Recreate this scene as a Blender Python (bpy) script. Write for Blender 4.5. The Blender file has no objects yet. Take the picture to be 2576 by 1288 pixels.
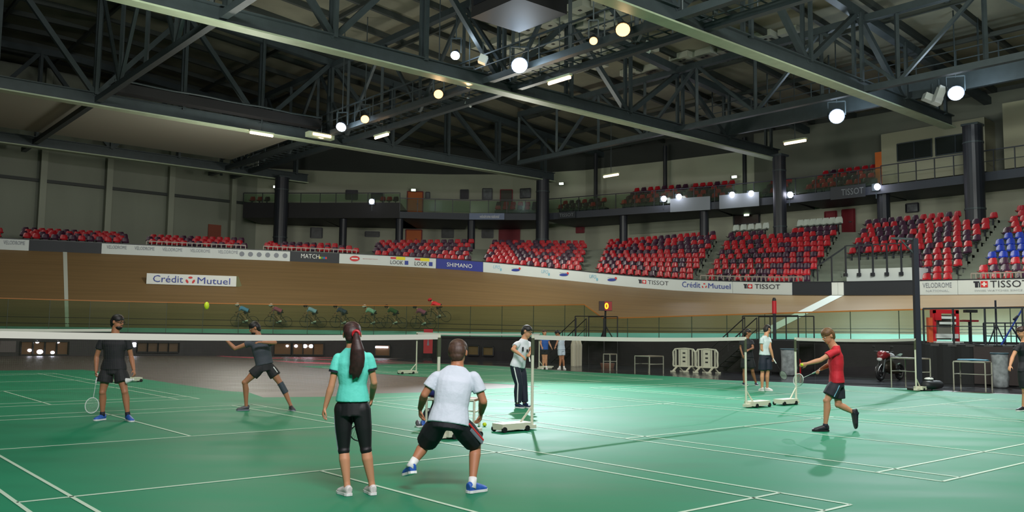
import bpy, bmesh, math, random
from mathutils import Vector as V, Matrix as M4, Euler
R_ = math.radians
PI = math.pi
rnd = random.Random(7)
col = bpy.context.scene.collection
scn = bpy.context.scene

# ------------------------------------------------------------------ camera, world, exposure
F, PITCH, ROLL, EYE = 2184.0, R_(5.01), R_(-0.69), 1.594
cam_d = bpy.data.cameras.new('camera'); cam = bpy.data.objects.new('camera', cam_d); col.objects.link(cam)
cam_d.sensor_width = 36; cam_d.lens = F * 36 / 2576; cam_d.clip_end = 400
CR = Euler((R_(90) + PITCH, 0, 0)).to_matrix() @ M4.Rotation(-ROLL, 3, 'Z')
cam.matrix_world = M4.Translation((0, 0, EYE)) @ CR.to_4x4()
scn.camera = cam
w = bpy.data.worlds.new('world'); scn.world = w; w.use_nodes = True
w.node_tree.nodes['Background'].inputs[0].default_value = (0.55, 0.60, 0.52, 1)
w.node_tree.nodes['Background'].inputs[1].default_value = 0.12
scn.view_settings.view_transform = 'Standard'; scn.view_settings.look = 'None'
scn.view_settings.gamma = 1; scn.view_settings.exposure = 0.0; scn.view_settings.use_curve_mapping = False
scn.cycles.use_denoising = True
scn.cycles.max_bounces = 5; scn.cycles.diffuse_bounces = 3; scn.cycles.glossy_bounces = 3
scn.cycles.transparent_max_bounces = 16; scn.cycles.transmission_bounces = 3
scn.cycles.sample_clamp_indirect = 4; scn.cycles.sample_clamp_direct = 30
scn.cycles.caustics_reflective = False; scn.cycles.caustics_refractive = False

def ray(px, py):
    d = CR @ V(((px - 1288) / F, (644 - py) / F, -1.0)); return d
def GP(px, py, z=0.0):                       # the point of a level plane seen at a pixel of the photograph
    d = ray(px, py); k = (z - EYE) / d.z; return V((d.x * k, d.y * k, z))
def AT(px, py, y):                           # the point at a given distance down the hall
    d = ray(px, py); k = y / d.y; return V((d.x * k, y, EYE + d.z * k))
def PX(p):
    c = CR.transposed() @ (V(p) - V((0, 0, EYE))); return (1288 - F * c.x / c.z, 644 + F * c.y / c.z)

# ------------------------------------------------------------------ lights of the hall
YAW = R_(40.5)
E1 = V((math.sin(YAW), -math.cos(YAW), 0)); N = V((math.cos(YAW), math.sin(YAW), 0)); UP = V((0, 0, 1))
def HT(a, t, z=0): return E1 * a + N * t + UP * z         # hall coordinates: a along the straight, t across
def spot(name, loc, aim, power, color, size=R_(70), blend=.6, rad=.25):
    l = bpy.data.lights.new(name, 'SPOT'); l.energy = power; l.color = color; l.spot_size = size; l.spot_blend = blend; l.shadow_soft_size = rad
    o = bpy.data.objects.new(name, l); col.objects.link(o); o.location = loc
    o.rotation_euler = (V(aim) - V(loc)).to_track_quat('-Z', 'Y').to_euler(); return o
COOL = (0.80, 0.93, 1.0); WARM = (1.0, 0.62, 0.32)
FLOODS = [   # px, py, height, aim, power, lamp size
    ('a', 1307, 165, 13.4, (1.8, 22, 0), 28000, .42, 35), ('b', 858, 320, 13.4, (-12, 36, 0), 2600, .34, 60), ('c', 1145, 140, 15.0, (-5, 26, 0), 1200, .26, 55),
    ('d', 2105, 293, 13.4, (8.5, 21, 0), 6000, .46, 50), ('e', 2405, 235, 13.4, (14, 24, 0), 4500, .42, 55)]
WARMS = [(1103, 237), (1180, 212), (918, 300), (1493, 103), (1567, 75), (812, 342)]
for nm, px, py, z, aim, pw, sz, ang in FLOODS:
    spot('flood_light_' + nm, GP(px, py, z) + V((0, -.45, -.35)), aim, pw, COOL, R_(ang), .8, .2)
    l_ = bpy.data.lights.new('flood_spill', 'POINT'); l_.energy = {'a': 40, 'd': 160, 'e': 160}.get(nm, 50); l_.color = (.7, .86, 1); l_.shadow_soft_size = .2; o_ = bpy.data.objects.new('flood_spill', l_); col.objects.link(o_); o_.location = GP(px, py, z) + V((.3, -.7, .1))
for nm, px, py, aim, pw in (('d', 2105, 293, HT(-24, 38, 2.5), 5200), ('e', 2405, 235, HT(-14, 38, 2.5), 6500)): spot('stand_light_' + nm, GP(px, py, 13.4) + V((0, -.5, -.5)), aim, pw, COOL, R_(85), .9, .3)
for i, (px, py) in enumerate(WARMS):
    p = GP(px, py, 13.4); spot('warm_light_%d' % i, p + V((0, -.3, -.35)), (p.x * .6, p.y * .6, 0), 500, WARM, R_(120), .9, .15)
def area(name, loc, aim, power, color, sx, sy):
    l = bpy.data.lights.new(name, 'AREA'); l.energy = power; l.color = color; l.shape = 'RECTANGLE'; l.size = sx; l.size_y = sy
    o = bpy.data.objects.new(name, l); col.objects.link(o); o.location = loc
    o.rotation_euler = (V(aim) - V(loc)).to_track_quat('-Z', 'Y').to_euler(); return o
def omni(loc, power, color=(1, .98, .86)):  # added fill: unseen point lights standing in for light bounced round the hall
    l = bpy.data.lights.new('fill_point_light', 'POINT'); l.energy = power; l.color = color; l.shadow_soft_size = .8
    o = bpy.data.objects.new('fill_point_light', l); col.objects.link(o); o.location = loc
for a_, t_, e_ in ((-8, 4, 420), (-30, 12, 900), (-46, 20, 1150), (-38, 33, 1100), (-14, 33, 1250), (-2, 22, 700)): omni(HT(a_, t_, 9.3), e_)
# unseen area lights added as fill, above and behind the camera
area('fill_area_light', HT(-20, 2, 15.5), HT(-34, 40, 3), 2200, (.95, 1, .86), 9, 1.2)
area('fill_area_light', HT(-2, 14, 15.5), HT(-10, 46, 4), 3600, (.95, 1, .88), 9, 1.2)
area('fill_area_light', HT(4, 0, 12), HT(-14, 9, 1), 3300, (1, .96, .98), 7, 1.5)

# ------------------------------------------------------------------ materials
def srgb(r, g, b):
    f = lambda c: ((c / 255) / 12.92) if c / 255 <= .04045 else (((c / 255) + .055) / 1.055) ** 2.4
    return (f(r), f(g), f(b), 1)
MATS = {}
def mat(name, c, rough=.6, metal=0, emit=0, spec=.5, noise=0, nscale=6, bump=0, alpha=1, stretch=None, ecol=None):
    if name in MATS: return MATS[name]
    m = bpy.data.materials.new(name); m.use_nodes = True; nt = m.node_tree; b = nt.nodes['Principled BSDF']
    cc = srgb(*c)
    b.inputs['Base Color'].default_value = cc; b.inputs['Roughness'].default_value = rough; b.inputs['Metallic'].default_value = metal
    b.inputs['Specular IOR Level'].default_value = spec
    if emit: b.inputs['Emission Color'].default_value = srgb(*(ecol or c)); b.inputs['Emission Strength'].default_value = emit
    if alpha < 1: b.inputs['Alpha'].default_value = alpha
    if noise or bump:
        tc = nt.nodes.new('ShaderNodeTexCoord'); mp = nt.nodes.new('ShaderNodeMapping'); nz = nt.nodes.new('ShaderNodeTexNoise')
        nt.links.new(tc.outputs['UV' if stretch == 'uv' else 'Object'], mp.inputs[0]); nt.links.new(mp.outputs[0], nz.inputs[0])
        if isinstance(stretch, tuple): mp.inputs['Scale'].default_value = stretch
        nz.inputs['Scale'].default_value = nscale; nz.inputs['Detail'].default_value = 4
        if noise:
            r = nt.nodes.new('ShaderNodeMapRange'); r.inputs[1].default_value = .3; r.inputs[2].default_value = .7
            r.inputs[3].default_value = 1 - noise; r.inputs[4].default_value = 1 + noise
            nt.links.new(nz.outputs[0], r.inputs[0])
            mx = nt.nodes.new('ShaderNodeVectorMath'); mx.operation = 'SCALE'; mx.inputs[0].default_value = cc[:3]
            nt.links.new(r.outputs[0], mx.inputs['Scale']); nt.links.new(mx.outputs[0], b.inputs['Base Color'])
        if bump:
            bp = nt.nodes.new('ShaderNodeBump'); bp.inputs['Strength'].default_value = bump; bp.inputs['Distance'].default_value = .02
            nt.links.new(nz.outputs[0], bp.inputs['Height']); nt.links.new(bp.outputs[0], b.inputs['Normal'])
    MATS[name] = m; return m

def floor_mat(name, c, rough, spec=.5, noise=.12, coat=0):
    m = mat(name, c, rough, spec=spec); nt = m.node_tree; b = nt.nodes['Principled BSDF']
    tc = nt.nodes.new('ShaderNodeTexCoord'); mp = nt.nodes.new('ShaderNodeMapping'); mp.inputs['Rotation'].default_value = (0, 0, YAW)
    mp.inputs['Scale'].default_value = (.35, 1.2, 1)
    nz = nt.nodes.new('ShaderNodeTexNoise'); nz.inputs['Scale'].default_value = 1.1; nz.inputs['Detail'].default_value = 5
    nt.links.new(tc.outputs['Object'], mp.inputs[0]); nt.links.new(mp.outputs[0], nz.inputs[0])
    r = nt.nodes.new('ShaderNodeMapRange'); r.inputs[1].default_value = .3; r.inputs[2].default_value = .7; r.inputs[3].default_value = 1 - noise; r.inputs[4].default_value = 1 + noise
    nt.links.new(nz.outputs[0], r.inputs[0])
    mx = nt.nodes.new('ShaderNodeVectorMath'); mx.operation = 'SCALE'; mx.inputs[0].default_value = srgb(*c)[:3]
    nt.links.new(r.outputs[0], mx.inputs['Scale']); nt.links.new(mx.outputs[0], b.inputs['Base Color'])
    r2 = nt.nodes.new('ShaderNodeMapRange'); r2.inputs[1].default_value = .3; r2.inputs[2].default_value = .7; r2.inputs[3].default_value = rough - .05; r2.inputs[4].default_value = rough + .05
    nt.links.new(nz.outputs[0], r2.inputs[0]); nt.links.new(r2.outputs[0], b.inputs['Roughness'])
    return m
M_GREEN = floor_mat('green_mat', (18, 122, 86), .6, .26)
M_DARKF = floor_mat('dark_floor', (86, 78, 74), .45, .4)
M_BLACKF = floor_mat('black_floor', (40, 41, 46), .16, .6)
M_LINE = mat('line_white', (178, 204, 182), .6)
M_TAPE = mat('tape_white', (208, 204, 196), .6)
M_WOOD = mat('track_wood', (126, 102, 70), .42, noise=.10, nscale=1.0, stretch='uv', spec=.4)
MATS['track_wood'].node_tree.nodes['Mapping'].inputs['Scale'].default_value = (.16, 5.5, 1)
M_BLUE = mat('band_blue', (140, 205, 208), .5, noise=.08, nscale=.6)
M_WALLK = mat('black_wall', (33, 30, 34), .55, noise=.15, nscale=2)
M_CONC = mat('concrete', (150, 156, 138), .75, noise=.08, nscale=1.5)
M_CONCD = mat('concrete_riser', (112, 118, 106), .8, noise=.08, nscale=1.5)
M_BEIGE = mat('wall_beige', (168, 172, 154), .8, noise=.05, nscale=.5)
M_CLAD = mat('wall_cladding', (132, 138, 124), .7, noise=.10, nscale=.35, stretch=(1, 1, .25))
M_STEEL = mat('steel_dark', (58, 68, 72), .5, metal=.2, noise=.1, nscale=3)
M_STEELL = mat('steel_flange', (158, 172, 146), .5, noise=.08, nscale=2)
M_STEELK = mat('steel_black', (34, 38, 46), .45)
M_DECK = mat('roof_deck', (116, 116, 100), .8, noise=.18, nscale=.5)
M_PURL = mat('purlin', (52, 58, 56), .6)
M_SOFF = mat('soffit_white', (165, 164, 152), .8)
M_BLACK = mat('black', (18, 18, 22), .6)
M_NAVY = mat('navy', (20, 24, 40), .7)
M_WHITE = mat('white', (225, 228, 226), .55)
M_WHITEB = mat('board_white', (205, 212, 212), .5)
M_POST = mat('post_cream', (206, 206, 186), .45)
M_RED = mat('red', (180, 20, 34), .5)
M_ORANGE = mat('door_orange', (196, 98, 30), .6)
M_REDD = mat('door_red', (120, 18, 34), .6)
M_SEATR = mat('seat_red', (164, 20, 34), .3)
M_SEATP = mat('seat_purple', (58, 26, 50), .3)
M_SEATB = mat('seat_blue', (22, 52, 160), .32)
M_SEATW = mat('seat_white', (178, 188, 178), .4)
M_YEL = mat('yellow_green', (205, 225, 40), .5)
M_LAMPC = mat('lamp_cool', (235, 245, 255), emit=60, ecol=(215, 235, 255))
M_LAMPW = mat('lamp_warm', (255, 215, 170), emit=4, ecol=(255, 176, 105))
M_TUBE = mat('lamp_tube', (255, 220, 180), emit=9, ecol=(255, 205, 160))
M_SMALL = mat('lamp_small', (240, 240, 255), emit=14, ecol=(235, 235, 255))
M_EXIT = mat('lamp_exit', (220, 255, 200), emit=6, ecol=(225, 255, 205))
M_AMBER = mat('lit_interior', (76, 54, 32), emit=.035, ecol=(200, 130, 50))
M_BLUEL = mat('logo_blue', (40, 60, 150), .5)
M_GREY = mat('logo_grey', (120, 126, 138), .5)
M_REDL = mat('logo_red', (205, 40, 44), .5)
M_INK = mat('logo_ink', (26, 26, 40), .5)
M_CYANL = mat('logo_cyan', (120, 180, 205), .5)
def glass_mat():
    m = bpy.data.materials.new('fence_glass'); m.use_nodes = True; nt = m.node_tree; nt.nodes.clear()
    o = nt.nodes.new('ShaderNodeOutputMaterial'); t = nt.nodes.new('ShaderNodeBsdfTransparent'); g = nt.nodes.new('ShaderNodeBsdfGlossy'); d = nt.nodes.new('ShaderNodeBsdfDiffuse')
    t.inputs[0].default_value = (.56, .72, .56, 1); g.inputs['Roughness'].default_value = .12; g.inputs[0].default_value = (.8, .9, .8, 1); d.inputs[0].default_value = (.22, .28, .2, 1)
    m1 = nt.nodes.new('ShaderNodeMixShader'); m2 = nt.nodes.new('ShaderNodeMixShader'); m1.inputs[0].default_value = .05; m2.inputs[0].default_value = .09
    nt.links.new(t.outputs[0], m1.inputs[1]); nt.links.new(g.outputs[0], m1.inputs[2]); nt.links.new(m1.outputs[0], m2.inputs[1]); nt.links.new(d.outputs[0], m2.inputs[2]); nt.links.new(m2.outputs[0], o.inputs[0]); return m
M_GLASS = glass_mat()
def mesh_mat(name, c, cover):      # knotted netting: fine threads over open air
    m = bpy.data.materials.new(name); m.use_nodes = True; nt = m.node_tree; nt.nodes.clear()
    o = nt.nodes.new('ShaderNodeOutputMaterial'); t = nt.nodes.new('ShaderNodeBsdfTransparent'); d = nt.nodes.new('ShaderNodeBsdfDiffuse'); d.inputs[0].default_value = srgb(*c)
    mx = nt.nodes.new('ShaderNodeMixShader'); tc = nt.nodes.new('ShaderNodeTexCoord'); br = nt.nodes.new('ShaderNodeTexBrick')
    br.offset = 0; br.inputs['Scale'].default_value = 1; br.inputs['Brick Width'].default_value = .02; br.inputs['Row Height'].default_value = .02; br.inputs['Mortar Size'].default_value = cover
    br.inputs['Color1'].default_value = (0, 0, 0, 1); br.inputs['Color2'].default_value = (0, 0, 0, 1); br.inputs['Mortar'].default_value = (1, 1, 1, 1)
    nt.links.new(tc.outputs['UV'], br.inputs[0]); nt.links.new(br.outputs[0], mx.inputs[0]); nt.links.new(t.outputs[0], mx.inputs[1]); nt.links.new(d.outputs[0], mx.inputs[2]); nt.links.new(mx.outputs[0], o.inputs[0]); return m
M_NET = mesh_mat('net_cord', (70, 74, 60), .00045)

# ------------------------------------------------------------------ mesh builder
ORG = {}
class MB:
    def __init__(s): s.v = []; s.f = []; s.mi = []; s.uv = None
    def quad(s, a, b, c, d, m=0):
        i = len(s.v); s.v += [V(a), V(b), V(c), V(d)]; s.f.append((i, i+1, i+2, i+3)); s.mi.append(m)
    def poly(s, pts, m=0):
        i = len(s.v); s.v += [V(p) for p in pts]; s.f.append(tuple(range(i, i+len(pts)))); s.mi.append(m)
    def hexa(s, p, m=0):      # 8 corners, lower four then upper four
        i = len(s.v); s.v += [V(q) for q in p]
        for f in ((3,2,1,0),(4,5,6,7),(0,1,5,4),(1,2,6,5),(2,3,7,6),(3,0,4,7)): s.f.append(tuple(i+k for k in f)); s.mi.append(m)
    def box(s, c, sz, x=V((1,0,0)), y=None, z=V((0,0,1)), m=0):
        c = V(c); x = V(x).normalized(); z = V(z).normalized(); y = z.cross(x).normalized() if y is None else V(y).normalized()
        a, b, h = x*sz[0]/2, y*sz[1]/2, z*sz[2]/2
        s.hexa([c-a-b-h, c+a-b-h, c+a+b-h, c-a+b-h, c-a-b+h, c+a-b+h, c+a+b+h, c-a+b+h], m)
    def beam(s, p, q, w, h, up=UP, m=0):
        p, q = V(p), V(q); d = q-p
        if d.length < 1e-6: return
        d0 = d.normalized(); up = V(up)
        if abs(d0.dot(up)) > .99: up = V((1,0,0))
        y = up.cross(d0).normalized(); z = d0.cross(y)
        s.box((p+q)/2, (d.length, w, h), d0, y, z, m)
    def tube(s, pts, rad, n=8, side=None, ratio=1.0, caps=True, m=0):
        pts = [V(p) for p in pts]
        if not isinstance(rad, (list, tuple)): rad = [rad]*len(pts)
        rings = []; prev = None
        for i, p in enumerate(pts):
            d = (pts[min(i+1, len(pts)-1)] - pts[max(i-1, 0)]).normalized()
            if side is not None: x = V(side[i] if isinstance(side, list) else side)
            elif prev is not None: x = prev
            else: x = V((1,0,0)) if abs(d.x) < .8 else V((0,1,0))
            x = (x - d*x.dot(d)).normalized(); y = d.cross(x); prev = x
            r = rad[i]; ra, rb = (r if isinstance(r, tuple) else (r, r*ratio))
            rings.append(len(s.v)); s.v += [p + x*ra*math.cos(2*PI*k/n) + y*rb*math.sin(2*PI*k/n) for k in range(n)]
        for i in range(len(rings)-1):
            a, b = rings[i], rings[i+1]
            for k in range(n): s.f.append((a+k, a+(k+1)%n, b+(k+1)%n, b+k)); s.mi.append(m)
        if caps: s.f.append(tuple(rings[0]+k for k in reversed(range(n)))); s.f.append(tuple(rings[-1]+k for k in range(n))); s.mi += [m, m]
    def ell(s, c, r, ax=None, nu=14, nv=9, m=0):
        c = V(c); X, Y, Z = ax if ax else (V((1,0,0)), V((0,1,0)), V((0,0,1)))
        i0 = len(s.v); s.v.append(c + Z*r[2])
        for j in range(1, nv):
            th = PI*j/nv
            for k in range(nu): ph = 2*PI*k/nu; s.v.append(c + X*r[0]*math.sin(th)*math.cos(ph) + Y*r[1]*math.sin(th)*math.sin(ph) + Z*r[2]*math.cos(th))
        s.v.append(c - Z*r[2]); last = len(s.v)-1
        for k in range(nu): s.f.append((i0, i0+1+k, i0+1+(k+1)%nu)); s.mi.append(m)
        for j in range(nv-2):
            a = i0+1+j*nu; b = a+nu
            for k in range(nu): s.f.append((a+k, b+k, b+(k+1)%nu, a+(k+1)%nu)); s.mi.append(m)
        a = i0+1+(nv-2)*nu
        for k in range(nu): s.f.append((a+k, last, a+(k+1)%nu)); s.mi.append(m)
    def ring(s, c, R, r, x, y, n=28, k=6, m=0):
        i0 = len(s.v); x = V(x).normalized(); y = V(y).normalized(); z = x.cross(y); Rx, Ry = R if isinstance(R, tuple) else (R, R)
        for i in range(n):
            a = 2*PI*i/n; e = x*math.cos(a) + y*math.sin(a); p = V(c) + x*Rx*math.cos(a) + y*Ry*math.sin(a)
            for j in range(k): b = 2*PI*j/k; s.v.append(p + e*r*math.cos(b) + z*r*math.sin(b))
        for i in range(n):
            for j in range(k): s.f.append((i0+i*k+j, i0+((i+1)%n)*k+j, i0+((i+1)%n)*k+(j+1)%k, i0+i*k+(j+1)%k)); s.mi.append(m)
    def build(s, name, mats, parent=None, smooth=False, origin=None, label=None, cat=None, group=None, kind=None):
        me = bpy.data.meshes.new(name)
        if parent is not None: org = ORG[parent.name]
        elif origin is not None: org = V(origin)
        else:
            xs = [p.x for p in s.v]; ys = [p.y for p in s.v]; org = V(((min(xs)+max(xs))/2, (min(ys)+max(ys))/2, min(p.z for p in s.v)))
        me.from_pydata([tuple(p-org) for p in s.v], [], s.f)
        if not isinstance(mats, (list, tuple)): mats = [mats]
        for q in mats: me.materials.append(q)
        if len(mats) > 1: me.polygons.foreach_set('material_index', s.mi)
        if smooth: me.polygons.foreach_set('use_smooth', [True]*len(me.polygons))
        o = bpy.data.objects.new(name, me); col.objects.link(o); ORG[o.name] = org
        if parent is not None: o.parent = parent
        else: o.location = org
        tag(o, label, cat, group, kind); return o
def tag(o, label=None, cat=None, group=None, kind=None):
    if label: o['label'] = label
    if cat: o['category'] = cat
    if group: o['group'] = group
    if kind: o['kind'] = kind
    return o
def thing(name, loc, label, cat, group=None):
    o = bpy.data.objects.new(name, None); col.objects.link(o); o.location = loc; o.empty_display_size = .1; ORG[o.name] = V(loc); return tag(o, label, cat, group)
def copy_thing(o, loc, rotz=None, label=None, group=None):
    c = o.copy(); col.objects.link(c); c.location = loc; ORG[c.name] = V(loc)
    if rotz is not None: c.rotation_euler = (0, 0, rotz)
    if label: c['label'] = label
    if group: c['group'] = group
    for ch in list(o.children):
        d = ch.copy(); col.objects.link(d); d.parent = c
        for g in list(ch.children): e = g.copy(); col.objects.link(e); e.parent = d
    return c
def text_mb(txt, o, x, u, w, h, mb=None, m=0, shear=0):
    cu = bpy.data.curves.new('t', 'FONT'); cu.body = txt; cu.size = 1; cu.resolution_u = 2
    ob = bpy.data.objects.new('t', cu); me = bpy.data.meshes.new_from_object(ob)
    xs = [v.co.x for v in me.vertices]; ys = [v.co.y for v in me.vertices]; x0, x1, y0, y1 = min(xs), max(xs), min(ys), max(ys)
    mb = mb or MB(); i = len(mb.v); x = V(x).normalized(); u = V(u).normalized()
    for v in me.vertices:
        fx = (v.co.x-x0)/(x1-x0); fy = (v.co.y-y0)/(y1-y0); mb.v.append(V(o) + x*(fx*w + shear*fy*h) + u*(fy*h))
    for p in me.polygons: mb.f.append(tuple(i+k for k in p.vertices)); mb.mi.append(m)
    bpy.data.objects.remove(ob); bpy.data.curves.remove(cu); bpy.data.meshes.remove(me); return mb

# ------------------------------------------------------------------ plan of the track
T0 = V((7.3, 43, 0)); RAD = 25.0; CEN = T0 - N*RAD
def inner(s):
    if s >= 0: return T0 + E1*s, N.copy(), E1.copy()
    ph = -s/RAD; nn = N*math.cos(ph) - E1*math.sin(ph); tt = E1*math.cos(ph) + N*math.sin(ph); return CEN + nn*RAD, nn, tt
ZT = [(-80,6.1),(-45,6.05),(-40,6.10),(-35,6.21),(-30,6.23),(-25,6.17),(-20,6.01),(-15,5.68),(-10,5.03),(-5,4.27),(0,3.83),(5,3.65),(10,3.56),(15,3.48),(20,3.42),(45,3.4)]
def interp(tab, x):
    if x <= tab[0][0]: return tab[0][1]
    for (a, b), (c, d) in zip(tab, tab[1:]):
        if x <= c: return b + (d-b)*(x-a)/(c-a)
    return tab[-1][1]
def zrim(s): return (interp(ZT, s-1.5) + interp(ZT, s) + interp(ZT, s+1.5))/3
def zwall(s): return interp([(-10,1.33),(10,1.45)], s)
def zband(s): return zwall(s) + .25
def rimoff(s): return 1 + 7*math.cos(math.asin((zrim(s)-1.6)/7))
def rim(s, off=0, dz=0):
    p, nn, tt = inner(s); q = p + nn*(rimoff(s)+off); q.z = zrim(s)+dz; return q
def on_track(s, f):     # f 0..1 up the boards
    p, nn, tt = inner(s); q = p + nn*(1+(rimoff(s)-1)*f); q.z = zband(s)+(zrim(s)-zband(s))*f; return q
def solve_s(fn, px, lo=-48, hi=34):
    for _ in range(40):
        mid = (lo+hi)/2
        if PX(fn(mid))[0] < px: lo = mid
        else: hi = mid
    return (lo+hi)/2
def s_rim(px): return solve_s(lambda s: rim(s), px)
def s_in(px, z=1.3): return solve_s(lambda s: inner(s)[0] + UP*z, px)
def offset_of(p):
    d = V((p.x, p.y, 0)) - T0
    return d.dot(N) if d.dot(E1) >= 0 else (V((p.x, p.y, 0)) - CEN).length - RAD

# ------------------------------------------------------------------ floor, infield, track
b = MB(); b.quad((-70, -12, -.005), (60, -12, -.005), (60, 90, -.005), (-70, 90, -.005)); b.build('floor', M_DARKF, kind='structure', origin=(0,0,-.005))
bk = [GP(*p, z=-.003) for p in [(960, 905), (1060, 912), (1165, 916), (1250, 920), (1483, 936), (1809, 955), (2200, 973), (2576, 992), (3300, 1030)]]
b = MB(); bt = [inner(s)[0] + UP*-.003 for s in (-16, -12, -9, -5, 0, 6, 12, 20, 32)]
for i in range(8): b.quad(bk[i], bk[i+1], bt[i+1], bt[i])
b.build('floor', M_BLACKF, kind='structure', origin=(0,0,-.003))
edge = [(-900,935),(0,932),(206,930),(235,933),(356,952.6),(560,983),(626,987),(662,999.6),(831,998),(933,990),(1072,987),(1217,979),(1301,975),(1360,973),(1301,968),(1210,962.6),(1090,950),(960,941),(826,927.6),(752,921.5),(860,918.5),(945,917.5),(1080,915),(1165,917.5),(1250,921),(1355,929),(1483,937),(1595,941.5),(1693,947),(1809,956),(1980,962),(2200,974),(2303,977),(2398,986),(2576,993),(3100,1017)]
g = [GP(*p) for p in edge]; pts = g + [V((16, 2, 0)), V((16, -8, 0)), V((-20, -8, 0)), V((-34, 10, 0))]
bm = bmesh.new(); vs = [bm.verts.new((p.x, p.y, 0)) for p in pts]; f = bm.faces.new(vs); bmesh.ops.triangulate(bm, faces=[f])
me = bpy.data.meshes.new('green_floor_mat'); bm.to_mesh(me); me.materials.append(M_GREEN); o = bpy.data.objects.new('floor', me); col.objects.link(o); o['kind'] = 'structure'
# court lines
def court(ox, yaw, u0=-6.7, u1=6.7, skip=()):
    e1 = V((math.sin(yaw), -math.cos(yaw), 0)); e2 = V((-math.cos(yaw), -math.sin(yaw), 0)); O = V((ox[0], ox[1], .004)); m = MB(); W = .02
    def seg(u, v, u2, v2): m.beam(O+e1*u+e2*v, O+e1*u2+e2*v2, .04, .003)
    for v in (0, .46, 5.64, 6.1):
        if v not in skip: seg(-6.7, v, 6.7, v)
    for u in (-6.7, -5.94, -1.98, 1.98, 5.94, 6.7): seg(u, 0, u, 6.1)
    seg(-6.7, 3.05, -1.98, 3.05); seg(1.98, 3.05, 6.7, 3.05); return m
for (o_, yy) in (((-1.11, 13.5), 40.5), ((5.12, 18.85), 40.3), ((11.3, 24.4), 40.3), ((-11.4, 25.0), 40.5), ((1.0, 35.9), 40.5)):
    court(o_, R_(yy)).build('floor_line', M_LINE, kind='structure')
# pink painted curves on the dark floor
b = MB()
for pl, w0 in (([(515,893),(575,897),(640,900),(690,901),(770,899),(850,899),(900,897)], 1.2), ([(685,907),(740,911),(820,914),(900,915),(960,908),(1000,905)], 1.5), ([(690,899),(760,902),(860,906),(960,911),(1010,912)], 1.0)):
    q = [GP(*p, z=-.002) for p in pl]
    for i in range(len(q)-1):
        wa = w0*math.sin(PI*i/(len(q)-1))+.1; wb = w0*math.sin(PI*(i+1)/(len(q)-1))+.1
        b.quad(q[i]-V((0,wa/2,0)), q[i+1]-V((0,wb/2,0)), q[i+1]+V((0,wb/2,0)), q[i]+V((0,wa/2,0)))
b.build('floor_line', mat('paint_pink', (196, 80, 100), .5), kind='structure')
# infield wall, blue band, boards of the track
SS = [x*1.0 for x in range(-62, 41)]
b = MB(); c = MB()
for s0, s1 in zip(SS, SS[1:]):
    p, n0, _ = inner(s0); q, n1, _ = inner(s1); z0, z1 = zwall(s0), zwall(s1)
    b.quad(p, q, q+UP*z1, p+UP*z0)
    b.quad(p+UP*z0-n0*.05, q+UP*z1-n1*.05, q+UP*z1+n1*.02, p+UP*z0+n0*.02); b.quad(p+UP*(z0-.12)-n0*.05, q+UP*(z1-.12)-n1*.05, q+UP*z1-n1*.05, p+UP*z0-n0*.05)
    c.quad(p+UP*z0+n0*.02, q+UP*z1+n1*.02, q+n1*1.0+UP*zband(s1), p+n0*1.0+UP*zband(s0))
b.build('wall_infield', M_WALLK, kind='structure'); c.build('floor_band', M_BLUE, kind='structure')
bm = bmesh.new(); uvl = bm.loops.layers.uv.new('UVMap'); K = 10
grid = [[(bm.verts.new(on_track(s, k/K)), (s, k*.7)) for k in range(K+1)] for s in SS]
for i in range(len(SS)-1):
    for k in range(K):
        cs = [grid[i][k], grid[i+1][k], grid[i+1][k+1], grid[i][k+1]]; f = bm.faces.new([x[0] for x in cs]); f.smooth = True
        for l, x in zip(f.loops, cs): l[uvl].uv = x[1]
me = bpy.data.meshes.new('velodrome_track'); bm.to_mesh(me); me.materials.append(M_WOOD); o = bpy.data.objects.new('velodrome_track', me); col.objects.link(o); o['kind'] = 'structure'
# lines painted on the boards
def on_track_n(s, f, dz=.012): q = on_track(s, f); q.z += dz; return q
b = MB()
for f0, wd, sA, sB in ((.035, .008, -62, 40), (.11, .007, -62, 40)):
    for s0, s1 in zip(SS, SS[1:]): b.quad(on_track_n(s0, f0), on_track_n(s1, f0), on_track_n(s1, f0+wd), on_track_n(s0, f0+wd))
b.build('floor_line', mat('line_black', (50, 30, 30), .5), kind='structure')
b = MB(); sA = s_rim(163); ftop = [0, .1, .2, .3, .4, .5, .6, .7, .8, .9, 1]
for f0, f1 in zip(ftop, ftop[1:]): b.quad(on_track_n(sA-.08, f0), on_track_n(sA+.10, f0), on_track_n(sA+.10, f1), on_track_n(sA-.08, f1))
sB = s_rim(2107)
for f0, f1 in zip(ftop, ftop[1:]): b.quad(on_track_n(sB-.36, f0), on_track_n(sB+.36, f0), on_track_n(sB+.36, f1), on_track_n(sB-.36, f1))
b.build('floor_line', mat('line_track', (196, 200, 190), .5), kind='structure')

# boards all around the rim
BH = .66
def board(px0, px1, m, label, nm='advertising_board', hgt=BH, group=None):
    s0, s1 = s_rim(px0), s_rim(px1); k = max(1, int((s1-s0)/1.2)); mb = MB()
    root = thing(nm, rim((s0+s1)/2, .02), label, 'board', group)
    for i in range(k):
        a, c_ = s0+(s1-s0)*i/k, s0+(s1-s0)*(i+1)/k; p, q = rim(a, .02), rim(c_, .02); n0, n1 = inner(a)[1], inner(c_)[1]
        mb.hexa([p, q, q+n1*.05, p+n0*.05, p+UP*hgt, q+UP*hgt, q+n1*.05+UP*hgt, p+n0*.05+UP*hgt])
    mb.build('panel', m, root); mb = MB()
    for i in range(k):
        a, c_ = s0+(s1-s0)*i/k, s0+(s1-s0)*(i+1)/k; mb.beam(rim(a, .045, hgt+.02), rim(c_, .045, hgt+.02), .08, .05)
    mb.build('top_rail', M_STEELK, root)
    return root
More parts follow.
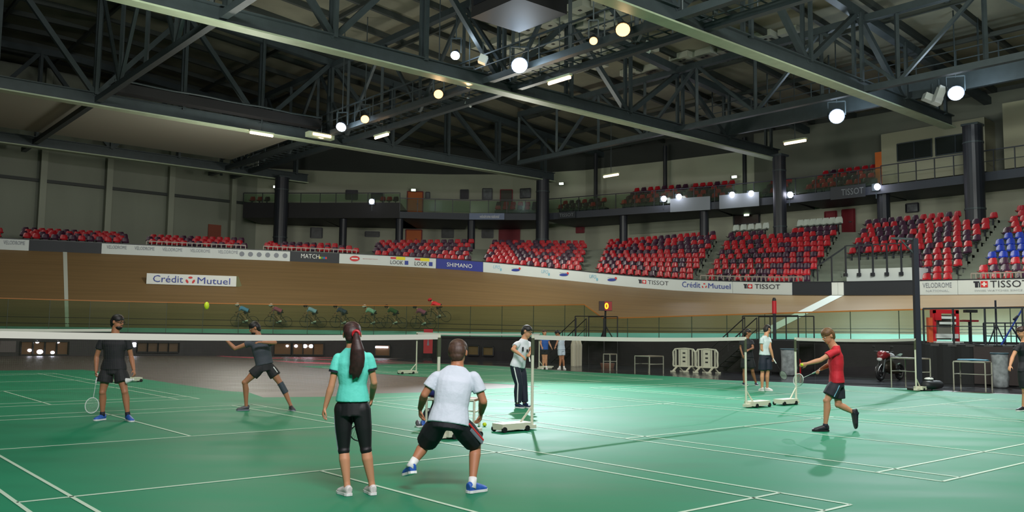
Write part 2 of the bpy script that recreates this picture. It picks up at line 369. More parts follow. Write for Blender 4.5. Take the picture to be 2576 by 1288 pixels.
def bframe(px, fy=0):
    s = s_rim(px); p, nn, tt = inner(s); return rim(s, .005, fy*BH), tt, nn, s
def btext(root, txt, px0, px1, f0, f1, m, name='lettering', shear=0):
    s0, s1 = s_rim(px0), s_rim(px1); p, q = rim(s0, -.012, f0*BH), rim(s1, -.012, f0*BH); d = q-p
    mb = text_mb(txt, p, d, UP, d.length, (f1-f0)*BH, shear=shear); mb.build(name, m, root)
def bdisc(root, px, fy, r, m, name='logo', rx=None, k=18):
    s = s_rim(px); p, nn, tt = inner(s); c_ = rim(s, -.012, fy*BH); mb = MB(); rx = rx or r
    mb.poly([c_ + tt*rx*math.cos(2*PI*i/k) + UP*r*math.sin(2*PI*i/k) for i in range(k)]); mb.build(name, m, root)
def brect(root, px0, px1, f0, f1, m, name='logo', off=-.012):
    s0, s1 = s_rim(px0), s_rim(px1); p, q = rim(s0, off), rim(s1, off); mb = MB()
    mb.quad(p+UP*f0*BH, q+UP*f0*BH, q+UP*f1*BH, p+UP*f1*BH); mb.build(name, m, root)
def swiss(root, px0, px1, f0, f1):       # the square T and cross mark
    w = px1-px0; mb = MB()
    def r(a, b_, c_, d, off): 
        s0, s1 = s_rim(px0+w*a), s_rim(px0+w*b_); p, q = rim(s0, off), rim(s1, off); h = (f1-f0)*BH; z = UP*f0*BH
        mb.quad(p+z+UP*c_*h, q+z+UP*c_*h, q+z+UP*d*h, p+z+UP*d*h)
    r(0, .42, .75, 1, -.012); r(.1, .32, 0, .75, -.012); r(.38,.46, 0,.75,-.012); mb.build('logo', M_INK, root)
    mb = MB(); r(.5, 1, 0, 1, -.012); mb.build('logo', M_REDL, root)
    mb = MB(); r(.69, .81, .15, .85, -.02); r(.57, .93, .4, .6, -.02); mb.build('logo', M_WHITE, root)
def flower(root, cx, fy, w):
    for a in (90, 210, 330):
        s = s_rim(cx); p, nn, tt = inner(s); c_ = rim(s, -.012, fy*BH) + tt*w*math.cos(R_(a)) + UP*w*.9*math.sin(R_(a)); mb = MB(); e = V(tt)*math.cos(R_(a+90)) + UP*math.sin(R_(a+90)); g_ = V(tt)*math.cos(R_(a)) + UP*math.sin(R_(a))
        mb.poly([c_ + e*w*.55*math.cos(2*PI*i/12) + g_*w*.3*math.sin(2*PI*i/12) for i in range(12)]); mb.build('logo', M_REDL, root)
M_BRDK = mat('board_black', (36, 40, 48), .6)
r = board(-330, 72, M_WHITEB, 'white advertising board with grey writing at the far left end of the rim'); btext(r, 'VELODROME', 8, 62, .5, .85, M_GREY)
board(72, 162, M_BRDK, 'plain black rim board left of the white painted line on the track')
board(162, 255, M_BRDK, 'plain black rim board right of the white painted line on the track')
r = board(255, 600, M_WHITEB, 'long white rim board repeating a pale grey word five times')
for i in range(5): btext(r, 'VELODROME', 268+70*i, 318+70*i, .52, .85, M_GREY)
r = board(600, 729, M_WHITEB, 'white rim board with a row of six round blue grey emblems')
for i in range(6):
    bdisc(r, 608+21.7*i, .55, .16, M_GREY); bdisc(r, 608.6+21.7*i, .55, .11, M_WHITEB)
    for ch in r.children:
        pass
r = board(730, 852, M_BRDK, 'black rim board reading MATCH with four small coloured squares'); btext(r, 'MATCH', 757, 803, .38, .82, M_WHITE)
for i, m in enumerate((mat('sq_yellow', (220, 200, 50)), mat('sq_green', (70, 160, 80)), mat('sq_blue', (50, 110, 200)), M_REDL)): brect(r, 803+5*i, 807+5*i, .38, .6, m)
r = board(853, 1096, M_WHITEB, 'white rim board with a red oval emblem and two yellow LOOK logos')
bdisc(r, 892, .56, .19, M_REDL, rx=.34); brect(r, 884, 900, .5, .62, M_WHITE, off=-.02); btext(r, 'entreprises', 912, 950, .5, .66, mat('pale_red', (205, 150, 150)))
for x0 in (982, 1043):
    brect(r, x0, x0+14, .72, .9, M_REDL); brect(r, x0+14, x0+37, .66, .97, mat('logo_yellow', (226, 214, 40))); btext(r, 'LOOK', x0, x0+32, .18, .58, M_INK); brect(r, x0+36, x0+45, .2, .6, M_BLUEL)
r = board(1097, 1214, mat('board_blue', (38, 50, 140), .5), 'dark blue rim board reading SHIMANO in white capitals'); btext(r, 'SHIMANO', 1124, 1188, .28, .68, M_WHITE)
r = board(1215, 1600, M_WHITEB, 'long white rim board alternating pale blue and dark blue swoosh logos')
for i in range(3):
    x0 = 1240+121*i; btext(r, 'UFO', x0, x0+17, .45, .8, M_CYANL, shear=.2); bdisc(r, x0+20, .4, .1, M_CYANL, rx=.06)
    bdisc(r, x0+57, .5, .085, M_BLUEL, rx=.3); bdisc(r, x0+67, .68, .08, M_REDL, rx=.08); btext(r, 'cycle', x0+47, x0+66, .58, .74, M_GREY)
r = board(1600, 1700, M_WHITEB, 'white rim board reading TISSOT with a red cross mark, above the lap counter'); swiss(r, 1606, 1626, .42, .76); btext(r, 'TISSOT', 1630, 1682, .4, .78, M_INK)
r = board(1700, 1842, M_WHITEB, 'white rim board reading Crédit Mutuel in blue'); btext(r, 'Crédit', 1716, 1762, .35, .85, M_BLUEL); flower(r, 1772, .55, .13); btext(r, 'Mutuel', 1782, 1838, .35, .8, M_BLUEL)
r = board(1843, 1992, M_WHITEB, 'white rim board reading TISSOT left of the plain black boards'); swiss(r, 1871, 1893, .45, .82); btext(r, 'TISSOT', 1899, 1963, .45, .84, M_INK)
board(1993, 2091, M_BRDK, 'plain black rim board left of the white gate panels')
r = board(2092, 2107, M_WHITE, 'narrow white rim panel, left of the pair above the finish line'); r = board(2108, 2122, M_WHITE, 'narrow white rim panel, right of the pair above the finish line')
board(2123, 2312, M_BRDK, 'plain black rim board right of the white gate panels')
r = board(2313, 2409, M_WHITEB, 'white rim board reading VELODROME in grey'); btext(r, 'VELODROME', 2322, 2395, .5, .85, M_GREY); btext(r, 'NATIONAL', 2330, 2388, .2, .36, mat('pale_grey', (165, 172, 180)))
r = board(2410, 2690, M_WHITEB, 'large white rim board reading TISSOT at the right edge'); swiss(r, 2450, 2486, .48, .9); btext(r, 'TISSOT', 2492, 2590, .46, .92, M_INK); btext(r, 'SWISS WATCHES SINCE 1853', 2452, 2600, .2, .32, mat('pale_grey', (165, 172, 180)))

# banner lying on the boards
root = thing('banner', on_track(s_rim(480), .55), 'long white banner reading Crédit Mutuel on the wooden banking', 'banner')
def trackpt(px, py):      # where the line of sight meets the boards
    s = s_rim(px)
    for _ in range(6):
        lo, hi = 0, 1
        for _ in range(30):
            md = (lo+hi)/2
            if PX(on_track(s, md))[1] > py: lo = md
            else: hi = md
        f_ = (lo+hi)/2; s = solve_s(lambda x: on_track(x, f_), px)
    return s, f_
s0, fa = trackpt(368, 716); s1, fb = trackpt(594, 723); sl = [s0+(s1-s0)*i/12 for i in range(13)]
def bp(s, k, off=0):     # banner surface: from its foot on the boards, standing a little steeper
    f_ = fa+(fb-fa)*(s-s0)/(s1-s0); q = on_track(s, f_); nn = inner(s)[1]; return q - nn*(.02+off) + UP*(.05+k*.66) 
mb = MB()
for a, c_ in zip(sl, sl[1:]):
    mb.hexa([bp(a,0), bp(c_,0), bp(c_,0,-.05), bp(a,0,-.05), bp(a,1), bp(c_,1), bp(c_,1,-.05), bp(a,1,-.05)])
mb.build('panel', M_WHITE, root)
def bt(txt, u0, u1, v0, v1, m=M_BLUEL):
    a, c_ = s0+(s1-s0)*u0, s0+(s1-s0)*u1; p, q = bp(a, v0, .02), bp(c_, v0, .02); text_mb(txt, p, q-p, UP, (q-p).length, (v1-v0)*.66).build('lettering', m, root)
bt('Crédit', .07, .40, .2, .85); bt('Mutuel', .56, .93, .17, .78)
for a_ in (90, 210, 330):
    sm = s0+(s1-s0)*.48; tt = inner(sm)[2]; c_ = bp(sm, .48, .02) + tt*.22*math.cos(R_(a_)) + UP*.16*math.sin(R_(a_)); mb = MB(); e = tt*math.cos(R_(a_+90)) + UP*math.sin(R_(a_+90)); g_ = tt*math.cos(R_(a_)) + UP*math.sin(R_(a_))
    mb.poly([c_ + e*.13*math.cos(2*PI*i/12) + g_*.07*math.sin(2*PI*i/12) for i in range(12)]); mb.build('logo', M_REDL, root)
q = bp(s1, 0); tt = inner(s1)[2]; nn = inner(s1)[1]; mb = MB(); mb.poly([q, q+tt*.35+nn*.15, bp(s1, 1)+tt*.1+nn*.1, bp(s1, 1)]); mb.poly([q+nn*.05, q+tt*.35+nn*.2, bp(s1, 1)+tt*.1+nn*.15, bp(s1, 1)+nn*.05]); mb.build('end_support', mat('olive_cloth', (110, 110, 76), .8), root)

# glass fence on the infield wall
def fence_h(s): return interp([(-9.0, 1.72), (-7.2, .98), (20, 1.05)], s)
SG = [x*2.0 for x in range(-25, 15)]
fr = thing('glass_fence', inner(-10)[0] + UP*1.35, 'long clear glass safety fence with orange top rail along the track foot', 'fence')
sk = s_in(1470, 3); sk2 = s_in(1518, 2.4)
SG = sorted([x for x in SG if not (sk-1.2 < x < sk2+1.2)] + [sk, sk2])
def fh(s):
    if s <= sk: return 1.72
    if s >= sk2: return .98 + (s-sk2)*.012
    return 1.72 + (.98-1.72)*(s-sk)/(sk2-sk)
for i, (a, c_) in enumerate(zip(SG, SG[1:])):
    mb = MB(); p, n0, _ = inner(a); q, n1, _ = inner(c_); d = (q-p)*.004
    p0 = p+d+UP*zwall(a)+n0*.0; q0 = q-d+UP*zwall(c_)
    mb.quad(p0, q0, q0+UP*fh(c_), p0+UP*fh(a)); mb.build('glass_panel', M_GLASS, fr)
mb = MB(); m2 = MB()
for a, c_ in zip(SG, SG[1:]):
    mb.beam(inner(a)[0]+UP*(zwall(a)+fh(a)+.02), inner(c_)[0]+UP*(zwall(c_)+fh(c_)+.02), .05, .055)
for a in SG: m2 = MB(); m2.box(inner(a)[0]+UP*(zwall(a)+fh(a)/2), (.025, .03, fh(a)), inner(a)[2]); m2.build('joint', mat('joint_dark', (60, 70, 58), .5), fr)
mb.build('top_rail', mat('rail_orange', (176, 112, 48), .5), fr)

BF = [V((x, y, 0)) for x, y in ((-21.1, 67.4), (-15, 67.0), (-8.7, 66.4), (-3.3, 67.0), (2.4, 66.6), (8.9, 62.6), (14, 59.6), (18.5, 56.2), (22.4, 52.2), (27.2, 46.4), (36, 36.2), (44, 27))]
def bf_at(px, z=10.5):
    px = max(px, PX(BF[0]+UP*z)[0]+.5)
    for p, q in zip(BF, BF[1:]):
        if PX(p+UP*z)[0] <= px <= PX(q+UP*z)[0]:
            lo, hi = 0, 1
            for _ in range(30):
                md = (lo+hi)/2
                if PX(p.lerp(q, md)+UP*z)[0] < px: lo = md
                else: hi = md
            d = (q-p).normalized(); return p.lerp(q, lo), d, V((d.y, -d.x, 0))
COLS = []
for _px, _r in ((712, .52), (1365, .5), (1970, .42), (2466, .52)):
    _p, _d, _n = bf_at(_px, 9); COLS.append(_p+_n*(_r+.15))
# ------------------------------------------------------------------ grandstands and seats
seat_mb = MB()
def shell(mb):   # one bucket seat, facing -y, standing at z 0
    n = 6; prof = [(-.20,.42,.20),(-.10,.40,.215),(.06,.39,.215),(.14,.42,.215),(.18,.52,.215),(.20,.66,.20),(.22,.76,.15)]
    rows = []
    for (y, z, hw) in prof:
        rows.append(len(mb.v))
        for k in range(n+1):
            u = -1+2*k/n; mb.v.append(V((u*hw, y-(.05 if z > .5 else 0)*u*u, z+(.05*u*u if z <= .45 else 0))))
    nb = len(mb.v)-rows[0]
    for (y, z, hw) in prof:
        for k in range(n+1):
            u = -1+2*k/n; mb.v.append(V((u*hw*1.02, y+.025-(.05 if z > .5 else 0)*u*u, z-.03+(.05*u*u if z <= .45 else 0))))
    for r in range(len(prof)-1):
        for k in range(n):
            a, c_ = rows[r]+k, rows[r+1]+k; mb.f.append((a, a+1, c_+1, c_)); mb.mi.append(0); mb.f.append((a+nb, c_+nb, c_+1+nb, a+1+nb)); mb.mi.append(0)
    for k in range(n):
        a = rows[0]+k; mb.f.append((a, a+nb, a+1+nb, a+1)); mb.mi.append(0); a = rows[-1]+k; mb.f.append((a, a+1, a+1+nb, a+nb)); mb.mi.append(0)
    for r in range(len(prof)-1):
        for k in (0, n):
            a, c_ = rows[r]+k, rows[r+1]+k; mb.f.append((a, c_, c_+nb, a+nb)); mb.mi.append(0)
    mb.box((0, .03, .2), (.07, .09, .4), m=1); mb.box((0, .0, .37), (.3, .26, .03), m=1)
seat_me = {}
for nm, m in (('red', M_SEATR), ('purple', M_SEATP), ('blue', M_SEATB), ('white', M_SEATW)):
    t_ = MB(); shell(t_); me = bpy.data.meshes.new('stadium_seat_'+nm); me.from_pydata([tuple(p) for p in t_.v], [], t_.f); me.materials.append(m); me.materials.append(M_STEELK)
    me.polygons.foreach_set('material_index', t_.mi); seat_me[nm] = me
SEATS = []      # position, rotation, colour, block key
def top_pt(px, py, off):
    lo, hi = 40, 85
    for _ in range(40):
        md = (lo+hi)/2; p = AT(px, py, md)
        if offset_of(p) < off: lo = md
        else: hi = md
    return AT(px, py, lo)
BLK = [ # key, bottom px L R, top px L R, top py L R, rows, top offset L R
    ('z', -330, 2, -320, 8, 552, 568, 4, 10.8, 10.8), ('a', 52, 320, 58, 318, 570, 583, 4, 10.8, 10.4), ('b', 367, 615, 372, 612, 588, 597, 3, 9.8, 9.6),
    ('c', 660, 893, 668, 882, 605, 612, 3, 9.6, 9.8), ('d', 930, 1172, 948, 1190, 603, 600, 5, 11.5, 12.5), ('e', 1206, 1446, 1240, 1476, 602, 604, 8, 14.5, 16.5),
    ('f', 1484, 1722, 1530, 1803, 601, 579, 10, 17, 17), ('g', 1755, 2012, 1836, 2112, 574, 553, 11, 17, 17), ('h', 2078, 2372, 2176, 2514, 552, 519, 12, 17.1, 17.1), ('i', 2437, 2760, 2558, 2960, 516, 480, 12, 17.1, 17.1)]
tiers = MB(); aisle = MB(); prevR = None
BACK = []
for (key, bl, br, tl, tr, yl, yr, n, ol, orr) in BLK:
    Ls = s_rim(bl); Rs = s_rim(br); dz0 = .40 if key in 'zabc' else .30; A0 = rim(Ls, .75, dz0); B0 = rim(Rs, .75, dz0)
    A1 = top_pt(tl, yl, ol) - UP*.78; B1 = top_pt(tr, yr, orr) - UP*.78
    if n == 1: n = 2
    def bulge(f, A0=A0, B0=B0, Ls=Ls, Rs=Rs): q_ = rim(Ls+(Rs-Ls)*f, .75)-A0.lerp(B0, f); q_.z = 0; return q_
    def L(k, A0=A0, A1=A1, n=n): return A0.lerp(A1, k/(n-1))
    def Rr(k, B0=B0, B1=B1, n=n): return B0.lerp(B1, k/(n-1))
    step = (A1-A0)/(n-1); stepB = (B1-B0)/(n-1)
    for k in range(n):
        p, q = L(k), Rr(k); hz = V((step.x, step.y, 0)); hq = V((stepB.x, stepB.y, 0)); pf, qf = p-hz*.5, q-hq*.5
        for i_ in range(8):
            f0_, f1_ = i_/8, (i_+1)/8; a_, c2 = pf.lerp(qf, f0_)+bulge(f0_), pf.lerp(qf, f1_)+bulge(f1_); ha, hc = hz.lerp(hq, f0_), hz.lerp(hq, f1_)
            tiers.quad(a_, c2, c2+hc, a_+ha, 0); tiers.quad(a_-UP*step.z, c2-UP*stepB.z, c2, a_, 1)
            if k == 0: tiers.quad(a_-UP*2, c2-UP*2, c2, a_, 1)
        wd = (q-p).length; cnt = max(2, int(wd/.47)); d = (q-p).normalized(); rz = math.atan2(d.y, d.x)
        for j in range(cnt):
            pos = p + (q-p)*((j+(.28 if k % 2 else .72))/cnt) + bulge((j+.5)/cnt) + UP*.02
            pxx = PX(pos)[0]; c_ = 'red' if rnd.random() < .58 else 'purple'
            if key == 'h' and k < 5 and pxx < 2304: continue
            if key == 'g' and k >= n-1: c_ = 'white'
            if key == 'g' and k >= n-2 and 1945 < pxx < 1957: continue
            if key == 'i' and 3 <= k <= 6: c_ = 'blue'
            if key == 'c' and k == n-1 and (pxx < 700 or pxx > 850) and j % 3: continue
            if any((V((pos.x, pos.y, 0))-c0).length < 1.0 for c0 in COLS): continue
            SEATS.append((pos, rz, c_, key))
    # flight of steps between this block and the one before
    if prevR is not None:
        P0, P1, m_ = prevR; ns = max(n, m_)*2
        for k in range(ns):
            f0, f1 = k/ns, (k+1)/ns; p0, p1, q0, q1 = P0.lerp(P1, f0), P0.lerp(P1, f1), A0.lerp(A1, f0), A0.lerp(A1, f1)
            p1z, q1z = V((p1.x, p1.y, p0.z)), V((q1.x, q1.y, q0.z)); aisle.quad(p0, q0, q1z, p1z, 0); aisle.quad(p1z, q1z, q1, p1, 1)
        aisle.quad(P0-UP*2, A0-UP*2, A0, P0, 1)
    prevR = (B0, B1, n); BACK += [(A1+V((step.x, step.y, 0))*.5), (B1+V((stepB.x, stepB.y, 0))*.5)]
tiers.build('floor_stand_tiers', [M_CONC, M_CONCD], kind='structure'); aisle.build('floor_stand_steps', [M_CONC, M_CONCD], kind='structure')
# the walkway behind the top rows
WALLP = [(-44.2-.76*14, 51.7-.65*14), (-21.3, 71.6), (-14, 73.0), (-6, 73.6), (0, 73.2), (6, 70.8), (12, 66.5), (17.5, 62.2), (22, 58.2), (26, 54), (33, 46), (42, 35.5), (52, 23.8)]
WP = [V((x, y, 0)) for x, y in WALLP]
b = MB(); m_ = len(BACK)
for i in range(m_-1):
    p, q = BACK[i], BACK[i+1]; op, oq = (p-V((CEN.x, CEN.y, 0))), (q-V((CEN.x, CEN.y, 0)))
    dp = (inner(max(-60, solve_s(lambda s: inner(s)[0]+UP*1.3, PX(V((p.x, p.y, 1.3)))[0])))[1])
    b.quad(p, q, q+N*4+V((0, 22, 0)), p+N*2+V((0, 22, 0)))
b.build('floor_concourse', M_CONCD, kind='structure')

# ------------------------------------------------------------------ building walls
def wall(name, pts, z0, z1, m, kind='structure'):
    mb = MB()
    for p, q in zip(pts, pts[1:]):
        d = (q-p).normalized(); nn = V((-d.y, d.x, 0)); mb.hexa([p+UP*z0, q+UP*z0, q+nn*.3+UP*z0, p+nn*.3+UP*z0, p+UP*z1, q+UP*z1, q+nn*.3+UP*z1, p+nn*.3+UP*z1])
    return mb.build(name, m, kind=kind)
wall('wall_left', WP[:2], 4, 20, M_CLAD); wall('wall_back', WP[1:8], 6, 15.0, M_BEIGE); wall('wall_right', WP[7:], 6, 10.6, M_BEIGE); wall('wall_right_upper', WP[7:], 10.6, 16.2, mat('wall_dimmed', (100, 104, 94), .8, noise=.05, nscale=.5))  # upper right wall: the dimness up there is put into a darker grey
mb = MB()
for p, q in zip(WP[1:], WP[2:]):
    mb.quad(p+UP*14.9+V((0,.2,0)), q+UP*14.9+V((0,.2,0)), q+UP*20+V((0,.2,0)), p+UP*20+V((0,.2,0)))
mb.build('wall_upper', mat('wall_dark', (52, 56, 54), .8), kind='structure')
# side walls out of the picture that close the hall
wall('wall_near', [HT(34, -30), HT(34, 70)], 0, 20, M_CLAD)
wall('wall_behind', [HT(-78, -30), HT(34, -30)], 0, 20, M_CLAD)
# left wall: upright ribs and rails
wd = (WP[1]-WP[0]).normalized(); wn = V((wd.y, -wd.x, 0))
def on_wall(px, p, q, z=8):     # the point of a wall line at a picture column
    lo, hi = -.3, 1.3
    for _ in range(40):
        md = (lo+hi)/2
        if PX(p.lerp(q, md)+UP*z)[0] < px: lo = md
        else: hi = md
    return p.lerp(q, lo)
for i, (px, w_) in enumerate(((97, .42), (263, .42), (420, .42), (577, .4))):
    p = on_wall(px, WP[0], WP[1]) + wn*.3; mb = MB(); mb.box(p+UP*12, (w_, .5, 16), wd); mb.build('wall_column', mat('rib_steel', (146, 152, 136), .6), kind='structure')
mb = MB()
for z, x0, x1 in ((11.9, 0, 1), (9.9, 0, .35), (14.6, 0, 1), (16.2, 0, 1), (13.4, 0, .4)): mb.beam(WP[0].lerp(WP[1], x0)+wn*.12+UP*z, WP[0].lerp(WP[1], x1)+wn*.12+UP*z, .2, .22)
mb.build('wall_rail', M_PURL, kind='structure')

def wall_at(px):
    for p, q in zip(WP, WP[1:]):
        if PX(p+UP*8)[0] <= px < PX(q+UP*8)[0]:
            r_ = on_wall(px, p, q); d = (q-p).normalized(); return r_, d, V((d.y, -d.x, 0))
def wall_panel(name, px0, px1, py0, py1, m, label=None, cat=None, kind=None, th=.06, inset=0, frame=None, group=None):
    p, d, nn = wall_at(px0); q, _, _ = wall_at(px1); z1 = AT(px0, py0, p.y).z; z0 = AT(px0, py1, p.y).z; p = p+nn*(.03-inset); q = q+nn*(.03-inset)
    mb = MB(); mb.hexa([p+UP*z0+nn*th, q+UP*z0+nn*th, q+UP*z0, p+UP*z0, p+UP*z1+nn*th, q+UP*z1+nn*th, q+UP*z1, p+UP*z1])
    o = mb.build(name, m, label=label, cat=cat, kind=kind, group=group)
    if frame:
        mb = MB(); a, c_ = p+nn*(th+.02), q+nn*(th+.02)
        for u, v in ((a+UP*z0, a+UP*z1), (c_+UP*z0, c_+UP*z1), (a+UP*z1, c_+UP*z1), (a+UP*z0, c_+UP*z0)): mb.beam(u, v, .08, .08)
        mb.build('frame', frame, o)
    return o
dn = [0]
def door(px0, px1, py0, py1, m, leaf=None):
    dn[0] += 1; o = wall_panel('door_%d' % dn[0], px0, px1, py0, py1, m, kind='structure', frame=M_REDD)
    p, d, nn = wall_at((px0*.35+px1*.65)); zc = AT(px0, (py0+py1)/2, p.y).z; mb = MB(); mb.box(p+nn*.14+UP*zc, (.18, .06, .05), d); mb.build('door_handle', M_STEEL, o)
door(1022, 1061, 482, 545, M_ORANGE); door(1020, 1060, 578, 625, M_ORANGE); door(1255, 1307, 576, 640, M_REDD); door(2122, 2153, 529, 588, M_REDD); door(1257, 1287, 478, 530, mat('door_grey', (70, 70, 60), .6)); door(1450, 1470, 566, 586, M_REDD)
door(2078, 2107, 534, 590, M_REDD)
o_ = MB(); p = on_wall(521, WP[0], WP[1]); z1 = AT(521, 564, p.y).z; q = on_wall(553, WP[0], WP[1] ); o_.hexa([p+wn*.1+UP*(z1-2.3), q+wn*.1+UP*(z1-2.3), q+UP*(z1-2.3), p+UP*(z1-2.3), p+wn*.1+UP*z1, q+wn*.1+UP*z1, q+UP*z1, p+UP*z1]); dd = o_.build('door_8', mat('door_rust', (130, 62, 40), .6), kind='structure')
M_PIC = mat('poster_dark', (62, 66, 66), .5, noise=.5, nscale=2.5); M_PICK = mat('poster_black', (38, 36, 46), .5, noise=.3, nscale=3); M_PICL = mat('poster_grey', (96, 102, 106), .5, noise=.6, nscale=2)
for (x0, x1, y0, y1, m, lab) in ((866, 895, 479, 502, M_PICK, 'black framed picture above the left end of the black balcony'), (931, 959, 486, 502, M_PICK, 'low dark picture above the bright lamp on the balcony'), (780, 809, 573, 598, M_PIC, 'dark square poster low on the wall left of the narrow column'),
    (918, 953, 583, 595, M_PIC, 'narrow dark grey sign on the lower wall under the balcony'), (1111, 1140, 575, 598, M_PIC, 'dark square poster right of the lower orange door'), (1212, 1240, 575, 598, M_PIC, 'dark square poster left of the wide red door'),
    (1156, 1176, 478, 500, M_PICK, 'black and white poster on the upper wall, leftmost of three'), (1212, 1236, 475, 503, M_PICL, 'pale grey poster on the upper wall left of the grey door'), (1308, 1334, 476, 499, M_PICL, 'grey poster on the upper wall beside the thick column'),
    (2283, 2314, 514, 535, M_PICL, 'small grey notice board behind the top seats at right'), (1848, 1912, 541, 566, mat('sign_dark', (48, 26, 24), .5), 'dark red display board above the white seats'), (1068, 1078, 484, 500, M_PICL, 'small pale notice beside the upper orange door')):
    wall_panel('poster', x0, x1, y0, y1, m, lab, 'poster', frame=M_STEELK)
wall_panel('wall_panel', 1584, 1765, 556, 590, mat('panel_light', (140, 146, 130), .8), kind='structure', th=.04)
# fluorescent exit lamps on walls
for i, (px, py) in enumerate(((693, 470), (1040, 478), (1038, 563), (1412, 462), (1456, 553), (1847, 445), (2266, 493), (1900, 527), (1878, 540))):
    p, d, nn = wall_at(px); q = AT(px, py, (p+nn*.75).y); r_ = thing('emergency_light', q, ['small lamp left of the leftmost column under the roof', 'small lamp above the upper orange door', 'small lamp above the lower orange door', 'small lamp right of the thick column below the roof', 'small lamp below the gallery sign left of the far stand', 'small lamp high over the upper gallery seats', 'small lamp above the right hand stand below the gallery', 'small lamp over the dark red display board, the higher one', 'small lamp over the dark red display board, the lower one'][i], 'lamp')
    mb = MB(); mb.box(q, (.34, .12, .16), d); mb.build('lens', M_EXIT, r_); mb = MB(); mb.box(q+V((0,.12,.0)), (.42, .12, .24), d); mb.beam(q+V((0,.15,.1)), q-nn*.4+UP*.1, .05, .05); mb.build('housing', M_STEELK, r_)

# balcony and upper gallery
mb = MB(); mk = MB()
for i, (p, q) in enumerate(zip(BF, BF[1:])):
    d = (q-p).normalized(); nn = V((d.y, -d.x, 0)); back = -nn*9
    deep = i < 2; zb = 10.25; zt = 11.45 if deep else 10.75
    (mk if deep else mb).hexa([p+UP*zb, q+UP*zb, q+back+UP*zb, p+back+UP*zb, p+UP*(zt), q+UP*(zt), q+back*.05+UP*(zt), p+back*.05+UP*(zt)])
mk.build('floor_balcony', M_BLACK, kind='structure'); mb.build('floor_gallery', mat('gallery_grey', (50, 56, 66), .6), kind='structure')
def railing(name, pts, h, label, mid=True, panel=None, posts=1.4, cat='railing', mt=M_STEELK):
    root = thing(name, pts[0], label, cat); mb = MB(); mp = MB(); gl = MB()
    for p, q in zip(pts, pts[1:]):
        mb.beam(p+UP*h, q+UP*h, .06, .06)
        if mid: mb.beam(p+UP*h*.5, q+UP*h*.5, .03, .03)
        L_ = (q-p).length; k = max(1, round(L_/posts))
        for j in range(k+1 if p is pts[0] else k): x = q.lerp(p, j/k); mp = MB(); mp.box(x+UP*h/2, (.05, .05, h), (q-p).normalized() if L_ > 0 else V((1,0,0))); mp.build('baluster', mt, root)
        if panel: gl.quad(p+UP*.08, q+UP*.08, q+UP*(h-.08), p+UP*(h-.08))
    mb.build('handrail', mt, root)
    if panel: gl.build('infill_panel', panel, root)
    return root
railing('balcony_railing', [p+UP*11.45 for p in BF[:3]], .75, 'dark railing along the deep black balcony at left', panel=M_GLASS, mid=False)
railing('balcony_railing', [p+UP*10.75 for p in BF[2:5]], 1.05, 'dark railing along the pale balcony between the two columns', panel=M_GLASS, mid=False)
railing('gallery_railing', [p+UP*10.75 for p in BF[4:9]], 1.1, 'railing in front of the dim upper gallery seats', panel=M_GLASS, mid=False)
railing('gallery_railing', [p+UP*10.75 for p in BF[8:12]], 1.2, 'dark open railing below the press box windows at right', posts=1.1)
# upper gallery seats: raked rows in the shade
upper = []
for (x0, x1, y0, rws) in ((1240, 1352, 516, 2), (1384, 1500, 508, 2), (1545, 1690, 492, 4), (1700, 1815, 486, 4), (1900, 1960, 468, 3), (2005, 2170, 452, 4), (608, 668, 505, 1), (945, 995, 510, 1)):
    for k in range(rws):
        p, d, nn = bf_at(x0); q, _, _ = bf_at(x1); p = p-nn*(1.0+.8*k)+UP*(10.8+.42*k+(.55 if x1 < 1000 else 0)); q = q-nn*(1.0+.8*k)+UP*(10.8+.42*k+(.55 if x1 < 1000 else 0)); L_ = (q-p).length; cnt = int(L_/.52)
        for j in range(cnt): upper.append((p.lerp(q, (j+.5)/cnt), math.atan2((q-p).y, (q-p).x), 'red' if rnd.random() < .6 else 'purple', 'u'))
    tb = MB()
    for k in range(1, rws):
        p, d, nn = bf_at(x0); q, _, _ = bf_at(x1); a_ = p-nn*(.6+.8*k); c_ = q-nn*(.6+.8*k); z_ = 10.78+.42*k; tb.hexa([a_+UP*10.7, c_+UP*10.7, c_-nn*.8+UP*10.7, a_-nn*.8+UP*10.7, a_+UP*z_, c_+UP*z_, c_-nn*.8+UP*z_, a_-nn*.8+UP*z_])
    if tb.v: tb.build('floor_gallery_tier', mat('gallery_grey', (50, 56, 66), .6), kind='structure')
# seats as individuals: the nearest 300 red and purple ones, all the blue and white ones
keyname = {'h': 'in the big block behind the tall black pole', 'i': 'at the right edge of the stands', 'g': 'in the block below the white seats', 'f': 'in the block left of the white seats'}
def seatdist(s): return s[0].length
std = sorted([s for s in SEATS if s[2] in ('red', 'purple')], key=seatdist)
vis = [s for s in std if PX(s[0]+UP*.5)[0] < 2590]; std = vis
ind, rest = std[:298], std[298:]+upper
names = {'red': 'red', 'purple': 'dark purple', 'blue': 'blue', 'white': 'white'}
for (pos, rz, c_, key) in ind + [s for s in SEATS if s[2] in ('blue', 'white')]:
    if PX(pos)[0] > 2600: continue
    o = bpy.data.objects.new('stadium_seat', seat_me[c_]); col.objects.link(o); o.location = pos; o.rotation_euler = (0, 0, rz); o.scale = (.92, .95, 1)
    if c_ == 'white': o.scale = (1.12, 1.1, 1.3)
    if c_ == 'blue': tag(o, 'blue plastic stadium seat near the right edge of the stands', 'seat', 'blue seats in the right hand block')
    elif c_ == 'white': tag(o, 'white plastic stadium seat in the top row of its block', 'seat', 'white seats in the top row')
    else: tag(o, '%s plastic stadium seat %s' % (names[c_], keyname.get(key, 'in a far stand block')), 'seat', '%s seats %s' % (names[c_], keyname.get(key, 'far')))
t_ = MB(); shell(t_); mb = MB()
